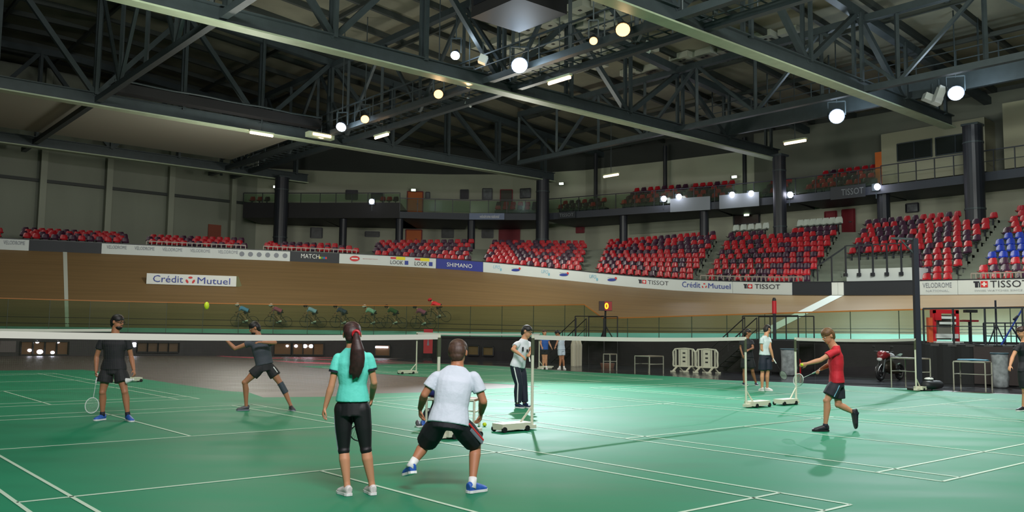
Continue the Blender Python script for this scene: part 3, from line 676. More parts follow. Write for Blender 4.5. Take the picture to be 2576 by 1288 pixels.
for (pos, rz, c_, key) in rest:
    ca, sa = math.cos(rz), math.sin(rz); i0 = len(mb.v); mm = 0 if c_ == 'red' else 1
    mb.v += [V((pos.x+v.x*ca-v.y*sa, pos.y+v.x*sa+v.y*ca, pos.z+v.z)) for v in t_.v]; mb.f += [tuple(i0+k for k in f_) for f_ in t_.f]; mb.mi += [2 if k else mm for k in t_.mi]
mb.build('stadium_seats', [M_SEATR, M_SEATP, M_STEELK], label='hundreds of red and purple seats in the farther stand blocks and galleries', cat='seat', kind='stuff')

# low rails in front of the seats
for (x0, x1, lab) in ((660, 893, 'thin pale rail in front of the low seat block beside the thick column'), (1755, 2012, 'thin pale rail in front of the block below the white seats'), (2437, 2700, 'thin pale rail in front of the blue and red seats'), (367, 615, 'thin pale rail in front of the second seat block from the left')):
    s0, s1 = s_rim(x0), s_rim(x1); railing('stand_rail', [rim(s0+(s1-s0)*i/20, .35, .35) for i in range(21)], .62, lab, mid=False, posts=3, mt=mat('rail_pale', (150, 140, 130), .5))
# officials' platform with railing in the right stand
pl = thing('stand_platform', rim(s_rim(2200), .9, .3), 'white fronted officials platform with black railing among the seats', 'platform')
sa, sb = s_rim(2118), s_rim(2296); mb = MB(); ks = [sa+(sb-sa)*i/5 for i in range(6)]
for a, c_ in zip(ks, ks[1:]): mb.hexa([rim(a,.5,.7), rim(c_,.5,.7), rim(c_,2.6,.7), rim(a,2.6,.7), rim(a,.5,1.35), rim(c_,.5,1.35), rim(c_,2.6,1.35), rim(a,2.6,1.35)])
mb.build('front_panel', M_WHITEB, pl); mb = MB()
for a, c_ in zip(ks, ks[1:]): mb.beam(rim(a,.5,2.55), rim(c_,.5,2.55), .05, .05); mb.beam(rim(a,.5,1.95), rim(c_,.5,1.95), .03, .03)
for a in ks: mb.beam(rim(a,.45,1.1), rim(a,.45,2.55), .07, .07); mb.box(rim(a,.4,1.05), (.16,.16,.16))
mb.beam(rim(sa-1.6,.5,.75), rim(sa-1.6,.5,1.55), .06,.06); mb.beam(rim(sa-1.6,.5,1.55), rim(sa,.5,2.5), .07,.07); mb.beam(rim(sa-.8,.5,.7), rim(sa-.8,.5,2.0), .06,.06)
mb.beam(rim(sb,.5,.6), rim(sb,.5,2.55), .08,.08)
mb.build('railing', M_STEELK, pl)

# big round columns
for (px, r_, top, lab) in ((712, .52, 13.3, 'thick round black column, leftmost, standing in front of the balcony'), (1365, .5, 13.3, 'thick round dark column beside the second roof truss'), (1970, .42, 13.3, 'thick round dark column right of the white seats'), (2466, .52, 13.3, 'thick round dark column beside the press box')):
    p, d, nn = bf_at(px, 9); p = p+nn*(r_+.15); zr = 6.0; rt = thing('column', p+UP*zr, lab, 'column'); mb = MB(); mb.tube([p+UP*zr, p+UP*top], r_, 20); mb.build('shaft', M_STEELK, rt, smooth=False)
    mb = MB()
    for z in (8.6, 12.3): mb.tube([p+UP*z, p+UP*(z+.09)], r_+.03, 20)
    mb.build('band', M_STEEL, rt); mb = MB(); mb.box(p+UP*(top+.05), (.9, .9, .12), N); mb.build('head_plate', M_STEEL, rt)
for (px, zt, w_, lab) in ((857, 10.3, .3, 'slim dark post under the black balcony'), (1000, 10.3, .3, 'slim dark post at the step of the balcony'), (1183, 10.3, .3, 'slim dark post under the small blue gallery sign'), (1560, 10.3, .3, 'slim dark post behind the far seat block'), (1765, 10.3, .32, 'slim dark post left of the dark red display board'), (2213, 10.3, .38, 'slim dark post under the gallery beside the large seat block')):
    p, d, nn = bf_at(px, 9); mb = MB(); mb.tube([p-nn*.6+UP*6.5, p-nn*.6+UP*zt], w_, 12); mb.build('support_post', M_STEELK, label=lab, cat='post')
# gallery posts to the roof
for px in (1437, 1622, 1815, 2020, 2555):
    r_ = bf_at(px, 11); 
    if r_: p, d, nn = r_; mb = MB(); mb.tube([p-nn*4.2+UP*10.7, p-nn*4.2+UP*16], .16, 8); mb.build('wall_column', M_STEELK, kind='structure')
# signs on the gallery edge
def gsign(px0, px1, z0, z1, m, label, txt=None, tm=None, tx=None):
    p, d, nn = bf_at(px0); q, _, _ = bf_at(px1); p = p+nn*.12; q = q+nn*.12; mb = MB(); mb.hexa([p+UP*z0+nn*.05, q+UP*z0+nn*.05, q+UP*z0, p+UP*z0, p+UP*z1+nn*.05, q+UP*z1+nn*.05, q+UP*z1, p+UP*z1])
    r_ = thing('gallery_sign', p+UP*z0, label, 'sign'); mb.build('panel', m, r_)
    if txt: dd = (q-p); a = p+nn*.07+dd*tx[0]+UP*(z0+(z1-z0)*.25); text_mb(txt, a, dd, UP, dd.length*(tx[1]-tx[0]), (z1-z0)*.5).build('lettering', tm, r_)
gsign(1180, 1268, 10.25, 10.75, mat('sign_blue', (105, 120, 150), .5), 'small pale blue sign on the gallery edge left of the column', 'velodrome national', M_WHITE, (.3, .85))
gsign(2092, 2180, 10.15, 10.95, mat('sign_black', (40, 46, 54), .5), 'dark gallery sign reading TISSOT near the slim post', 'TISSOT', mat('sign_text', (120, 128, 132), .5), (.32, .95))
gsign(1406, 1450, 10.25, 10.75, mat('sign_black', (40, 46, 54), .5), 'dark gallery sign with small grey writing right of the column', 'TISSOT', mat('sign_text', (120, 128, 132), .5), (.1, .9))
for x0_, x1_, lb_ in ((1688, 1788, 'pale grey balustrade panel under the left pair of gallery lamps'), (1812, 1912, 'pale grey balustrade panel under the right pair of gallery lamps')): gsign(x0_, x1_, 10.2, 11.15, mat('panel_grey', (120, 128, 134), .6), lb_)
# press box
p, d, nn = bf_at(2180, 13); q, _, _ = bf_at(2445, 13); p = p-nn*2.2; q = q-nn*2.2; rb = thing('press_box', p+UP*11.9, 'pale press box with two dark windows above the right stand', 'cabin'); mb = MB()
mb.hexa([p+UP*11.2, q+UP*11.2, q-nn*3+UP*11.2, p-nn*3+UP*11.2, p+UP*14.4, q+UP*14.4, q-nn*3+UP*14.4, p-nn*3+UP*14.4]); mb.build('facade', mat('press_beige', (150, 150, 128), .8), rb)
mb = MB(); a_ = q+(q-p)*.16; c_ = q+(q-p)*.46; mb.hexa([a_+UP*11.2, c_+UP*11.2, c_-nn*3+UP*11.2, a_-nn*3+UP*11.2, a_+UP*15, c_+UP*15, c_-nn*3+UP*15, a_-nn*3+UP*15]); mb.build('side_wall', mat('press_beige', (150, 150, 128), .8), rb); mb = MB(); a_ = p-(q-p)*.07; mb.hexa([a_+UP*11.2, p+UP*11.2, p-nn*.1+UP*11.2, a_-nn*.1+UP*11.2, a_+UP*13.3, p+UP*13.3, p-nn*.1+UP*13.3, a_-nn*.1+UP*13.3]); mb.build('door', M_ORANGE, rb)
for f0, f1 in ((.17, .51), (.55, .92)):
    a, c_ = p.lerp(q, f0)+nn*.03, p.lerp(q, f1)+nn*.03; mb = MB(); mb.hexa([a+UP*12.5+nn*.02, c_+UP*12.5+nn*.02, c_+UP*12.5, a+UP*12.5, a+UP*13.6+nn*.02, c_+UP*13.6+nn*.02, c_+UP*13.6, a+UP*13.6]); wn_ = mb.build('window', mat('window_dark', (36, 42, 40), .15), rb)
    mb = MB()
    for u, v in ((a+UP*12.5, a+UP*13.6), (c_+UP*12.5, c_+UP*13.6), (a+UP*13.6, c_+UP*13.6), (a+UP*12.5, c_+UP*12.5), (a.lerp(c_, .5)+UP*12.5, a.lerp(c_, .5)+UP*13.6)): mb.beam(u+nn*.05, v+nn*.05, .06, .06)
    mb.build('window_frame', M_STEEL, wn_)
# press desks / white balustrade boxes and lamps on the gallery edge
for i, (px, py) in enumerate(((1670, 500), (1708, 495), (1842, 490), (1890, 487), (1988, 490), (2207, 470), (935, 507))):
    p, d, nn = bf_at(px); q = AT(px, py, (p+nn*.25).y); r_ = thing('gallery_spotlight', q, ['white gallery lamp, leftmost of the four pairs', 'white gallery lamp, second from the left', 'white gallery lamp left of the thick column, first of its pair', 'white gallery lamp left of the thick column, second of its pair', 'white gallery lamp touching the thick column', 'small white gallery lamp at the right railing end', 'white lamp shining above the black balcony'][i], 'lamp')
    mb = MB(); mb.ell(q, (.2, .1, .2)); mb.build('lens', M_SMALL, r_); mb = MB(); mb.box(q+V((0,.18,0)), (.45,.2,.45), d); mb.beam(q+V((0,.2,-.2)), q+V((0,.2,-.7)), .05,.05); mb.build('housing', M_STEEL, r_)
    if i < 6: 
        l = bpy.data.lights.new('gallery_lamp', 'POINT'); l.energy = 25; l.color = (.9, .9, 1); l.shadow_soft_size = .2; lo_ = bpy.data.objects.new('gallery_lamp', l); col.objects.link(lo_); lo_.location = q+nn*.5

# ------------------------------------------------------------------ roof
def zdeck(t): return 20.4 - max(0, t-14)*.095
b = MB(); TS = list(range(-30, 73, 6))
for t0, t1 in zip(TS, TS[1:]): b.quad(HT(-80, t0, zdeck(t0)), HT(34, t0, zdeck(t0)), HT(34, t1, zdeck(t1)), HT(-80, t1, zdeck(t1)))
b.build('ceiling', M_DECK, kind='structure')
for a in [x*2.9-78 for x in range(37)]:
    mb = MB()
    for t0, t1 in ((-20, 14), (14, 42), (42, 70)): mb.beam(HT(a, t0, zdeck(t0)-.16), HT(a, t1, zdeck(t1)-.16), .22, .3)
    mb.build('ceiling_purlin', M_PURL, kind='structure')
for t in [x*4.6-18 for x in range(18)]:
    mb = MB(); mb.beam(HT(-78, t, zdeck(t)-.34), HT(30, t, zdeck(t)-.34), .16, .22); mb.build('ceiling_purlin', M_PURL, kind='structure')
ZB = 13.2
TEND = {-62.8: 32, -48.6: 45.6, -32.0: 50.5, -20.4: 49.5}
TL = {-62.8: 'leftmost long roof truss, ending at the leftmost thick column', -48.6: 'long roof truss ending at the thick column in the middle', -32.0: 'long roof truss crossing the picture centre with a pale lower flange', -20.4: 'long roof truss at upper right with a pale lower flange', -8.5: 'roof truss nearest the camera side of the hall'}
for a in (-62.8, -48.6, -32.0, -20.4):
    te = TEND[a]; rt = thing('roof_truss', HT(a, 20, ZB), TL[a], 'truss', 'long roof trusses')
    mb = MB(); mb.beam(HT(a, -14, ZB+.04), HT(a, te, ZB+.04), .62, .07); mb.build('bottom_flange', M_STEELL, rt)
    mb = MB(); mb.beam(HT(a, -14, ZB+.37), HT(a, te, ZB+.37), .2, .6); mb.beam(HT(a, -14, ZB+.7), HT(a, te, ZB+.7), .5, .06); mb.build('bottom_chord', M_STEEL, rt)
    ztc = lambda t: zdeck(t)-.75
    mb = MB(); mb.beam(HT(a, -14, ztc(-14)), HT(a, 14, ztc(14)), .42, .42); mb.beam(HT(a, 14, ztc(14)), HT(a, te+6, ztc(te+6)), .42, .42); mb.build('top_chord', M_STEEL, rt)
    t = te-1.0; i = 0
    while t > -14:
        for dx in (-.22, .22):
            pass
        mb = MB(); mb.beam(HT(a-.2, t, ZB+.6), HT(a-.2, t, ztc(t)), .14, .18, up=N); mb.beam(HT(a+.2, t, ZB+.6), HT(a+.2, t, ztc(t)), .14, .18, up=N); mb.build('upright', M_STEEL, rt)
        t2 = t-4.6
        if t2 > -14:
            mb = MB(); 
            if i % 2: mb.beam(HT(a, t, ZB+.6), HT(a, t2, ztc(t2)), .26, .26, up=E1)
            else: mb.beam(HT(a, t, ztc(t)), HT(a, t2, ZB+.6), .26, .26, up=E1)
            mb.build('diagonal', M_STEEL, rt)
        t = t2; i += 1
SL = {12.5: 'cross truss at upper left running between the long trusses', 26.3: 'cross truss carrying the lamp walkway through the middle of the roof', 39.8: 'cross truss over the far stand at right', 54: 'cross truss over the upper gallery', -1.4: 'cross truss high above the near courts'}
for t in (-1.4, 12.5, 26.3, 39.8):
    rt = thing('cross_truss', HT(-40, t, ZB), SL[t], 'truss', 'cross trusses'); zt = zdeck(t)-.9; zb = ZB+.35; a0 = -66 if t < 30 else -46
    for dt in ((0,) if t != 26.3 else (-.9, .9)):
        mb = MB(); mb.beam(HT(a0, t+dt, zb), HT(20, t+dt, zb), .3, .3); mb.build('bottom_chord', M_STEEL, rt)
    if t < 20: a0 = -48.6
    mb = MB(); mb.beam(HT(a0, t, zt), HT(20, t, zt), .34, .34); mb.build('top_chord', M_STEEL, rt)
    a = a0; i = 0
    while a < 18:
        mb = MB(); mb.beam(HT(a, t, zb), HT(a, t, zt), .16, .16); mb.build('upright', M_STEEL, rt)
        if a+3.9 < 18:
            mb = MB(); mb.beam(HT(a, t, zb if i % 2 else zt), HT(a+3.9, t, zt if i % 2 else zb), .16, .16); mb.build('diagonal', M_STEEL, rt)
        a += 3.9; i += 1
# lamp walkway
wk = thing('lamp_walkway', HT(-30, 26.3, ZB+.6), 'steel grating walkway with rails hung in the middle of the roof', 'walkway')
mb = MB(); 
for k in range(110): mb.beam(HT(-64+k*.75, 25.4, ZB+.52), HT(-64+k*.75, 27.2, ZB+.52), .05, .04)
for dt in (-.5, 0, .5): mb.beam(HT(-64, 26.3+dt, ZB+.56), HT(18, 26.3+dt, ZB+.56), .04, .05)
mb.build('grating', M_STEEL, wk); mb = MB()
for dt in (-.95, .95):
    mb.beam(HT(-64, 26.3+dt, ZB+1.65), HT(18, 26.3+dt, ZB+1.65), .07, .07); mb.beam(HT(-64, 26.3+dt, ZB+1.1), HT(18, 26.3+dt, ZB+1.1), .05, .05)
    for k in range(42): mb.beam(HT(-64+2*k, 26.3+dt, ZB+.5), HT(-64+2*k, 26.3+dt, ZB+1.65), .05, .05)
mb.build('railing', M_STEEL, wk)
w2 = thing('lamp_walkway', HT(-20, 44.6, 13), 'deep dark lamp girder running in front of the upper gallery at right', 'walkway'); mb = MB(); mb.box(HT(-8, 44.8, 14.45), (52, .25, 1.0), E1); mb.build('girder', M_STEEL, w2); mb = MB()
for z_ in (15.5, 16.0): mb.beam(HT(-34, 44.6, z_), HT(17, 44.6, z_), .05, .05)
for k in range(26): mb.beam(HT(-34+2*k, 44.6, 14.9), HT(-34+2*k, 44.6, 16.0), .05, .05)
mb.build('railing', M_STEEL, w2)
for k in range(12): mb = MB(); mb.beam(HT(-33+4*k, 44.8, 14.9), HT(-33+4*k, 44.8, zdeck(44.8)), .07, .07); mb.build('hanger', M_STEEL, w2)
# cable tray with bundles at left
tr = thing('cable_tray', HT(-47.6, 22, ZB+.9), 'dark cable tray lying on the truss left of the lamps', 'cable tray'); mb = MB()
mb.box(HT(-47.7, 19, ZB+.95), (12, .7, .5), N); mb.build('tray', M_BLACK, tr); mb = MB(); mb.tube([HT(-47.4, 13+k*1.0, ZB+1.3+.03*math.sin(k*1.7)) for k in range(13)], .06, 6); mb.build('cable', M_STEEL, tr)
# pale soffit between the trusses at left
mb = MB(); mb.hexa([HT(-61, -22, 13.9), HT(-50, -22, 13.9), HT(-50, 25, 13.9), HT(-61, 25, 13.9), HT(-61, -22, 14.2), HT(-50, -22, 14.2), HT(-50, 25, 14.2), HT(-61, 25, 14.2)]); mb.build('ceiling_soffit', M_SOFF, kind='structure')
# hanging video cube
c0 = AT(1305, 10, 34); vb = thing('video_cube', c0, 'large black video cube hanging from the roof, cut by the top edge', 'screen'); mb = MB(); mb.box(c0+UP*1.0, (2.9, 2.6, 3.0), E1); mb.build('casing', M_BLACK, vb)
mb = MB(); mb.box(c0+UP*1.1-N*1.32, (2.5, .04, 2.3), E1); mb.build('screen', mat('screen_dark', (26, 28, 34), .2), vb); mb = MB()
for da in (-1, 1): mb.beam(c0+UP*2.5+E1*da, c0+UP*5+E1*da, .06, .06)
mb.build('hanger', M_STEEL, vb)
# acoustic panels
M_ACO = mat('acoustic_grey', (158, 162, 148), .8)
am = None
for (px, py, cols) in ((1790, 130, 9), (1690, 160, 5), (1370, 60, 8), (1450, 140, 6)):
    base = GP(px, py, 17.6)
    for k in range(cols):
        for r_ in range(2):
            loc = base + E1*((k-cols/2)*1.3+(r_*.6)) + N*(r_*1.7+(k % 3)*.4)
            if am is None:
                mb = MB(); mb.hexa([loc+E1*x+N*y+UP*z for x, y, z in ((-.55,-.4,0),(.55,-.4,0),(.55,.4,0),(-.55,.4,0),(-.55,-.4,.35),(.55,-.4,.35),(.55,.4,.35),(-.55,.4,.35))]); am = thing('acoustic_panel', loc, 'square grey acoustic panel hung under the roof deck', 'acoustic panel', 'acoustic panels under the roof'); mb.build('block', M_ACO, am)
                mb = MB(); mb.box(loc+UP*-.01, (.16, .16, .03), E1); mb.build('hole', M_BLACK, am); mb = MB(); mb.beam(loc+UP*.35, loc+UP*2.2, .03, .03); mb.build('hanger', M_STEEL, am)
            else: copy_thing(am, loc)

# ------------------------------------------------------------------ lamps in the roof
FL = ['brightest cool flood lamp on the walkway near the picture centre', 'cool flood lamp at the left end of the lamp row', 'small cool flood lamp above the long truss near the centre', 'cool flood lamp over the right stand', 'cool flood lamp nearest the right edge']
def flood_fix(p, r, aim, m, label, name='flood_lamp'):
    d = (V(aim)-p).normalized(); x = d.cross(UP).normalized(); y = x.cross(d); rt = thing(name, p, label, 'lamp')
    mb = MB(); mb.tube([p-d*.5, p-d*.25, p-d*.02], [r*.45, r*.9, r*1.15], 14); mb.build('housing', M_STEELK, rt)
    mb = MB(); mb.tube([p-d*.015, p+d*.02], r*1.02, 16); mb.build('lens', m, rt)
    mb = MB(); mb.beam(p-d*.25-x*r*1.2, p-d*.25+UP*.75-x*r*1.2, .05, .05); mb.beam(p-d*.25+x*r*1.2, p-d*.25+UP*.75+x*r*1.2, .05, .05); mb.beam(p-d*.25+UP*.75-x*r*1.2, p-d*.25+UP*.75+x*r*1.2, .06, .06); mb.build('yoke', M_STEEL, rt); mb = MB(); q_ = p-d*.25+UP*.7; mb.beam(q_, V((q_.x, q_.y, zdeck(q_.dot(N))+.02)), .05, .05); mb.build('hanger', M_STEEL, rt)
for (nm, px, py, z, aim, pw, sz, ang), lb in zip(FLOODS, FL): flood_fix(GP(px, py, z), sz*.8, aim, M_LAMPC, lb)
WL = ['warm round lamp, lower of the two left of the bright centre flood', 'warm round lamp just under the long truss flange', 'warm round lamp right of the left cool flood', 'small warm lamp left of the largest warm lamp', 'largest warm lamp high on the walkway']
for (px, py), lb, sz in zip(WARMS[:5], WL, (.28, .24, .28, .2, .34)):
    p = GP(px, py, 13.4); flood_fix(p, sz*.8, (p.x*.6, p.y*.6, 0), M_LAMPW, lb, 'warm_lamp')
wf = thing('lit_baffle', GP(805, 340, 13.3), 'warm lit metal baffle beside the left cool flood', 'lamp'); mb = MB(); c_ = GP(805, 342, 13.3); mb.box(c_, (.5, 1.7, .3), E1); mb.build('baffle', M_STEELL, wf); mb = MB(); mb.box(c_-E1*-.26, (.04, 1.2, .14), E1); mb.build('lens', M_TUBE, wf)
TB = [(658, 338, 'tube lamp at far left under the pale soffit', N), (1407, 203, 'tube lamp below the walkway right of the brightest flood', E1*-1), (960, 343, 'tube lamp right of the left warm lamp', E1*-1), (2000, 358, 'tube lamp in front of the third thick column', E1*-1), (1537, 442, 'lowest tube lamp, over the far gallery', E1*-1)]
for px, py, lb, d in TB:
    p = GP(px, py, 13.0 if py < 400 else 12.9); rt = thing('tube_lamp', p, lb, 'lamp', 'hanging tube lamps'); mb = MB(); mb.tube([p-d*.7, p+d*.7], .07, 8); mb.build('tube', M_TUBE, rt); mb = MB(); mb.box(p+UP*.13, (1.5, .2, .1), d); mb.build('reflector', M_STEELL, rt); mb = MB()
    mb.beam(p+UP*.15, V((p.x, p.y, zdeck(p.dot(N))+.02)), .04, .04)
    mb.build('hanger', M_STEEL, rt)
for i, (px, py) in enumerate(((2345, 250), (2362, 240), (1215, 150), (1630, 118), (1180, 258))):
    p = GP(px, py, 13.6); rt = thing('loudspeaker', p, ['white loudspeaker box left of the rightmost flood, lower one', 'white loudspeaker box left of the rightmost flood, upper one', 'small pale spotlight on the truss left of the centre flood', 'small pale spotlight under the walkway at right of the warm lamps', 'small pale spotlight between the warm lamps'][i], 'loudspeaker' if i < 2 else 'spotlight')
    if i > 1: rt.name = 'spotlight'; ORG[rt.name] = p
    mb = MB(); mb.box(p, (.9 if i < 2 else .35, .4, .35), (1, 0, -.4) if i == 0 else (.4, 0, 1), V((0,1,0)), V((.4,0,1)) if i == 0 else V((-1,0,.4))); mb.build('body', M_WHITEB, rt); mb = MB(); mb.beam(p, p+UP*.8, .06, .06); mb.build('bracket', M_STEEL, rt)

# ------------------------------------------------------------------ badminton posts and nets
ND = V((.7604, .6494, 0)).normalized()
def post(px, py, side, label, ext=.78, h=1.55, base=True):
    p = GP(px, py); rt = thing('net_post', p, label, 'net post'); d = ND*side
    mb = MB(); mb.tube([p+UP*.02, p+UP*h], .024, 10); mb.build('pole', M_POST, rt)
    mb = MB(); mb.tube([p+UP*(h-.33), p+UP*(h-.05)], .030, 10); mb.build('winch_sleeve', mat('sleeve_olive', (70, 76, 56), .5), rt)
    mb = MB(); mb.box(p+d*(ext*.55)+UP*.085, (ext*.8, .26, .10), d); mb.box(p+d*.08+UP*.05, (.25, .12, .06), d); bs = mb.build('weight_base', M_POST, rt)
    for k in (.28, .9):
        for s_ in (-1, 1):
            c_ = p+d*ext*k+E1*s_*.13+UP*.045; mb = MB(); mb.tube([c_-E1*.02, c_+E1*.02], .045, 12); mb.build('wheel', M_BLACK, bs)
    mb = MB(); mb.beam(p+UP*.38, p+d*.26+UP*.12, .025, .025); mb.build('brace', M_POST, rt); return p
pA = post(1100, 1106, 1, 'cream net post standing behind the man in the plain white shirt'); pB = post(1338, 1080, -1, 'cream net post with wheeled base beside the man in tracksuit trousers')
pC = post(1877, 1026, 1, 'cream net post in front of the far pair of standing players'); pD = post(2003, 1016, -1, 'cream net post between the pair of far players and the man in red')
pE = post(2305, 984, 1, 'cream net post beside the tall black pole'); pF = post(1047, 940, -1, 'far cream net post left of the red banner'); pG = post(1356, 929, 1, 'far thin net post left of the player in blue')
pH = post(288, 962, 1, 'far net post hidden behind the man in black')
def net(p, q, label, sag=.03):
    p = V((p.x, p.y, 0)); q = V((q.x, q.y, 0)); rt = thing('badminton_net', p.lerp(q, .5)+UP*.79, label, 'net'); n = 16; d = (q-p); L_ = d.length; d.normalize(); nn = V((-d.y, d.x, 0))
    h = lambda u: 1.55-sag*4*u*(1-u)
    mb = MB()
    for i in range(n):
        u0, u1 = i/n, (i+1)/n; a, c_ = p.lerp(q, u0), p.lerp(q, u1)
        mb.hexa([a+UP*(h(u0)-.075)-nn*.004, c_+UP*(h(u1)-.075)-nn*.004, c_+UP*(h(u1)-.075)+nn*.004, a+UP*(h(u0)-.075)+nn*.004, a+UP*h(u0)-nn*.004, c_+UP*h(u1)-nn*.004, c_+UP*h(u1)+nn*.004, a+UP*h(u0)+nn*.004])
    mb.build('top_tape', M_TAPE, rt)
    me = bpy.data.meshes.new('netting'); bm = bmesh.new(); uvl = bm.loops.layers.uv.new('UVMap'); org = ORG[rt.name]
    for i in range(n):
        u0, u1 = i/n, (i+1)/n; a, c_ = p.lerp(q, u0), p.lerp(q, u1); vs = [(a+UP*.79, u0*L_, 0), (c_+UP*.79, u1*L_, 0), (c_+UP*(h(u1)-.07), u1*L_, .7), (a+UP*(h(u0)-.07), u0*L_, .7)]
        f = bm.faces.new([bm.verts.new(v[0]-org) for v in vs])
        for l, v in zip(f.loops, vs): l[uvl].uv = (v[1], v[2])
    bm.to_mesh(me); me.materials.append(M_NET); o = bpy.data.objects.new('netting', me); col.objects.link(o); o.parent = rt
net(pA, pA-ND*6.3, 'net of the nearest court with white top tape crossing the left half'); net(pB, pC, 'net between the man in tracksuit trousers and the far pair')
net(pD, pE, 'net behind the man in the red shirt'); net(pF, pG, 'far net behind the man in tracksuit trousers'); net(pH, pH-ND*6.1, 'far net at the left edge of the picture behind the man in black')

# ------------------------------------------------------------------ people
SKIN = mat('skin', (196, 140, 106), .55); SKIN2 = mat('skin_tan', (172, 116, 84), .55); SKIN3 = mat('skin_brown', (140, 92, 64), .55)
HB = mat('hair_black', (24, 20, 20), .55, noise=.3, nscale=40); HBR = mat('hair_brown', (70, 48, 36), .55, noise=.3, nscale=40); HDB = mat('hair_dark_brown', (50, 28, 26), .5, noise=.35, nscale=30); HLB = mat('hair_light_brown', (104, 74, 44), .55, noise=.3, nscale=40)
def soft(o, voxel, it=4, fac=.5, rec=True):
    m = o.modifiers.new('remesh', 'REMESH'); m.mode = 'VOXEL'; m.voxel_size = voxel; m.use_smooth_shade = True
    s_ = o.modifiers.new('smooth', 'SMOOTH'); s_.factor = fac; s_.iterations = it
def hand(mb, wr, fdir, pn, side, curl=.6, k=1.0, grip=False):
    f = V(fdir).normalized(); pn = V(pn); pn = (pn-f*pn.dot(f)).normalized(); x = f.cross(pn)*side
    mb.tube([wr-f*.01, wr+f*.03*k, wr+f*.075*k, wr+f*.088*k], [(.026*k,.019*k), (.036*k,.018*k), (.041*k,.016*k), (.036*k,.012*k)], 10, side=x)
    for i, ln in enumerate((.070, .078, .072, .056)):
        b0 = wr + f*(.083-.004*abs(i-1.3))*k + x*(.029-.0195*i)*k; ang = curl*(.8+.12*i); q = b0; d = f.copy(); pts = [b0-f*.012, b0]
        for j, s_ in enumerate((.45, .32, .23)):
            a_ = ang*(1.0 if j == 0 else 1.15)*(j+1)*.75
            if grip: a_ = (0.9, 2.2, 3.0)[j]
            d = (f*math.cos(a_)+pn*math.sin(a_)); q = q+d*ln*s_*k; pts.append(q)
        mb.tube(pts, [.0092*k, .0095*k, .0088*k, .0078*k, .0062*k], 7)
    t0 = wr+f*.022*k+x*.026*k; d1 = (x*.75+f*.6+pn*.35).normalized(); d2 = (x*.25+f*.85+pn*(.45 if not grip else 1.1)).normalized()
    mb.tube([t0-d1*.01, t0+d1*.034*k, t0+d1*.034*k+d2*.03*k, t0+d1*.034*k+d2*.052*k], [.013*k, .0115*k, .0098*k, .007*k], 7)
def shoe(root, an, toe, m, ms, k=1.0, name='shoe', up=UP):
    an, toe = V(an), V(toe); f = (toe-an); f = (f-up*f.dot(up)).normalized() if up is UP else f.normalized(); 
    d = toe-an; fl = d.length
    # sole line runs from the heel to the toe
    side = f.cross(up).normalized(); u = side.cross(f)
    heel = an-u*.075*k-f*.055*k; tip = toe
    f2 = (tip-heel).normalized(); u2 = side.cross(f2); L_ = (tip-heel).length
    mb = MB(); st = [(0,.034,.052,.047), (.12,.041,.056,.054), (.3,.041,.052,.052), (.5,.044,.042,.044), (.72,.050,.032,.036), (.9,.044,.025,.028), (1.0,.026,.016,.019)]
    pts = [heel+f2*L_*a+u2*c_*k for a, w_, c_, h in st]; mb.tube(pts, [(w_*k, h*k) for a, w_, c_, h in st], 12, side=side)
    mb.tube([an-u*.04*k, an+u*.008*k], [(.040*k,.048*k), (.037*k,.044*k)], 12, side=side)
    sh = mb.build(name, m, root); soft(sh, .008 if k > .9 else .01, 3)
    mb = MB(); n = 14; ot = [(-.03,.0), (.0,.030), (.12,.040), (.3,.038), (.5,.041), (.72,.049), (.9,.044), (1.0,.026), (1.03,.0)]
    lo = []; hi = []
    for z_, arr in ((0.0, lo), (.024*k, hi)):
        for a, w_ in ot: arr.append(heel+f2*L_*a+side*w_*1.08*k+u2*z_)
        for a, w_ in reversed(ot[1:-1]): arr.append(heel+f2*L_*a-side*w_*1.08*k+u2*z_)
    i0 = len(mb.v); m_ = len(lo); mb.v += lo+hi; mb.f.append(tuple(i0+i for i in reversed(range(m_)))); mb.f.append(tuple(i0+m_+i for i in range(m_)))
    for i in range(m_): mb.f.append((i0+i, i0+(i+1) % m_, i0+m_+(i+1) % m_, i0+m_+i))
    mb.mi += [0]*(m_+2); mb.build('sole', ms, sh)
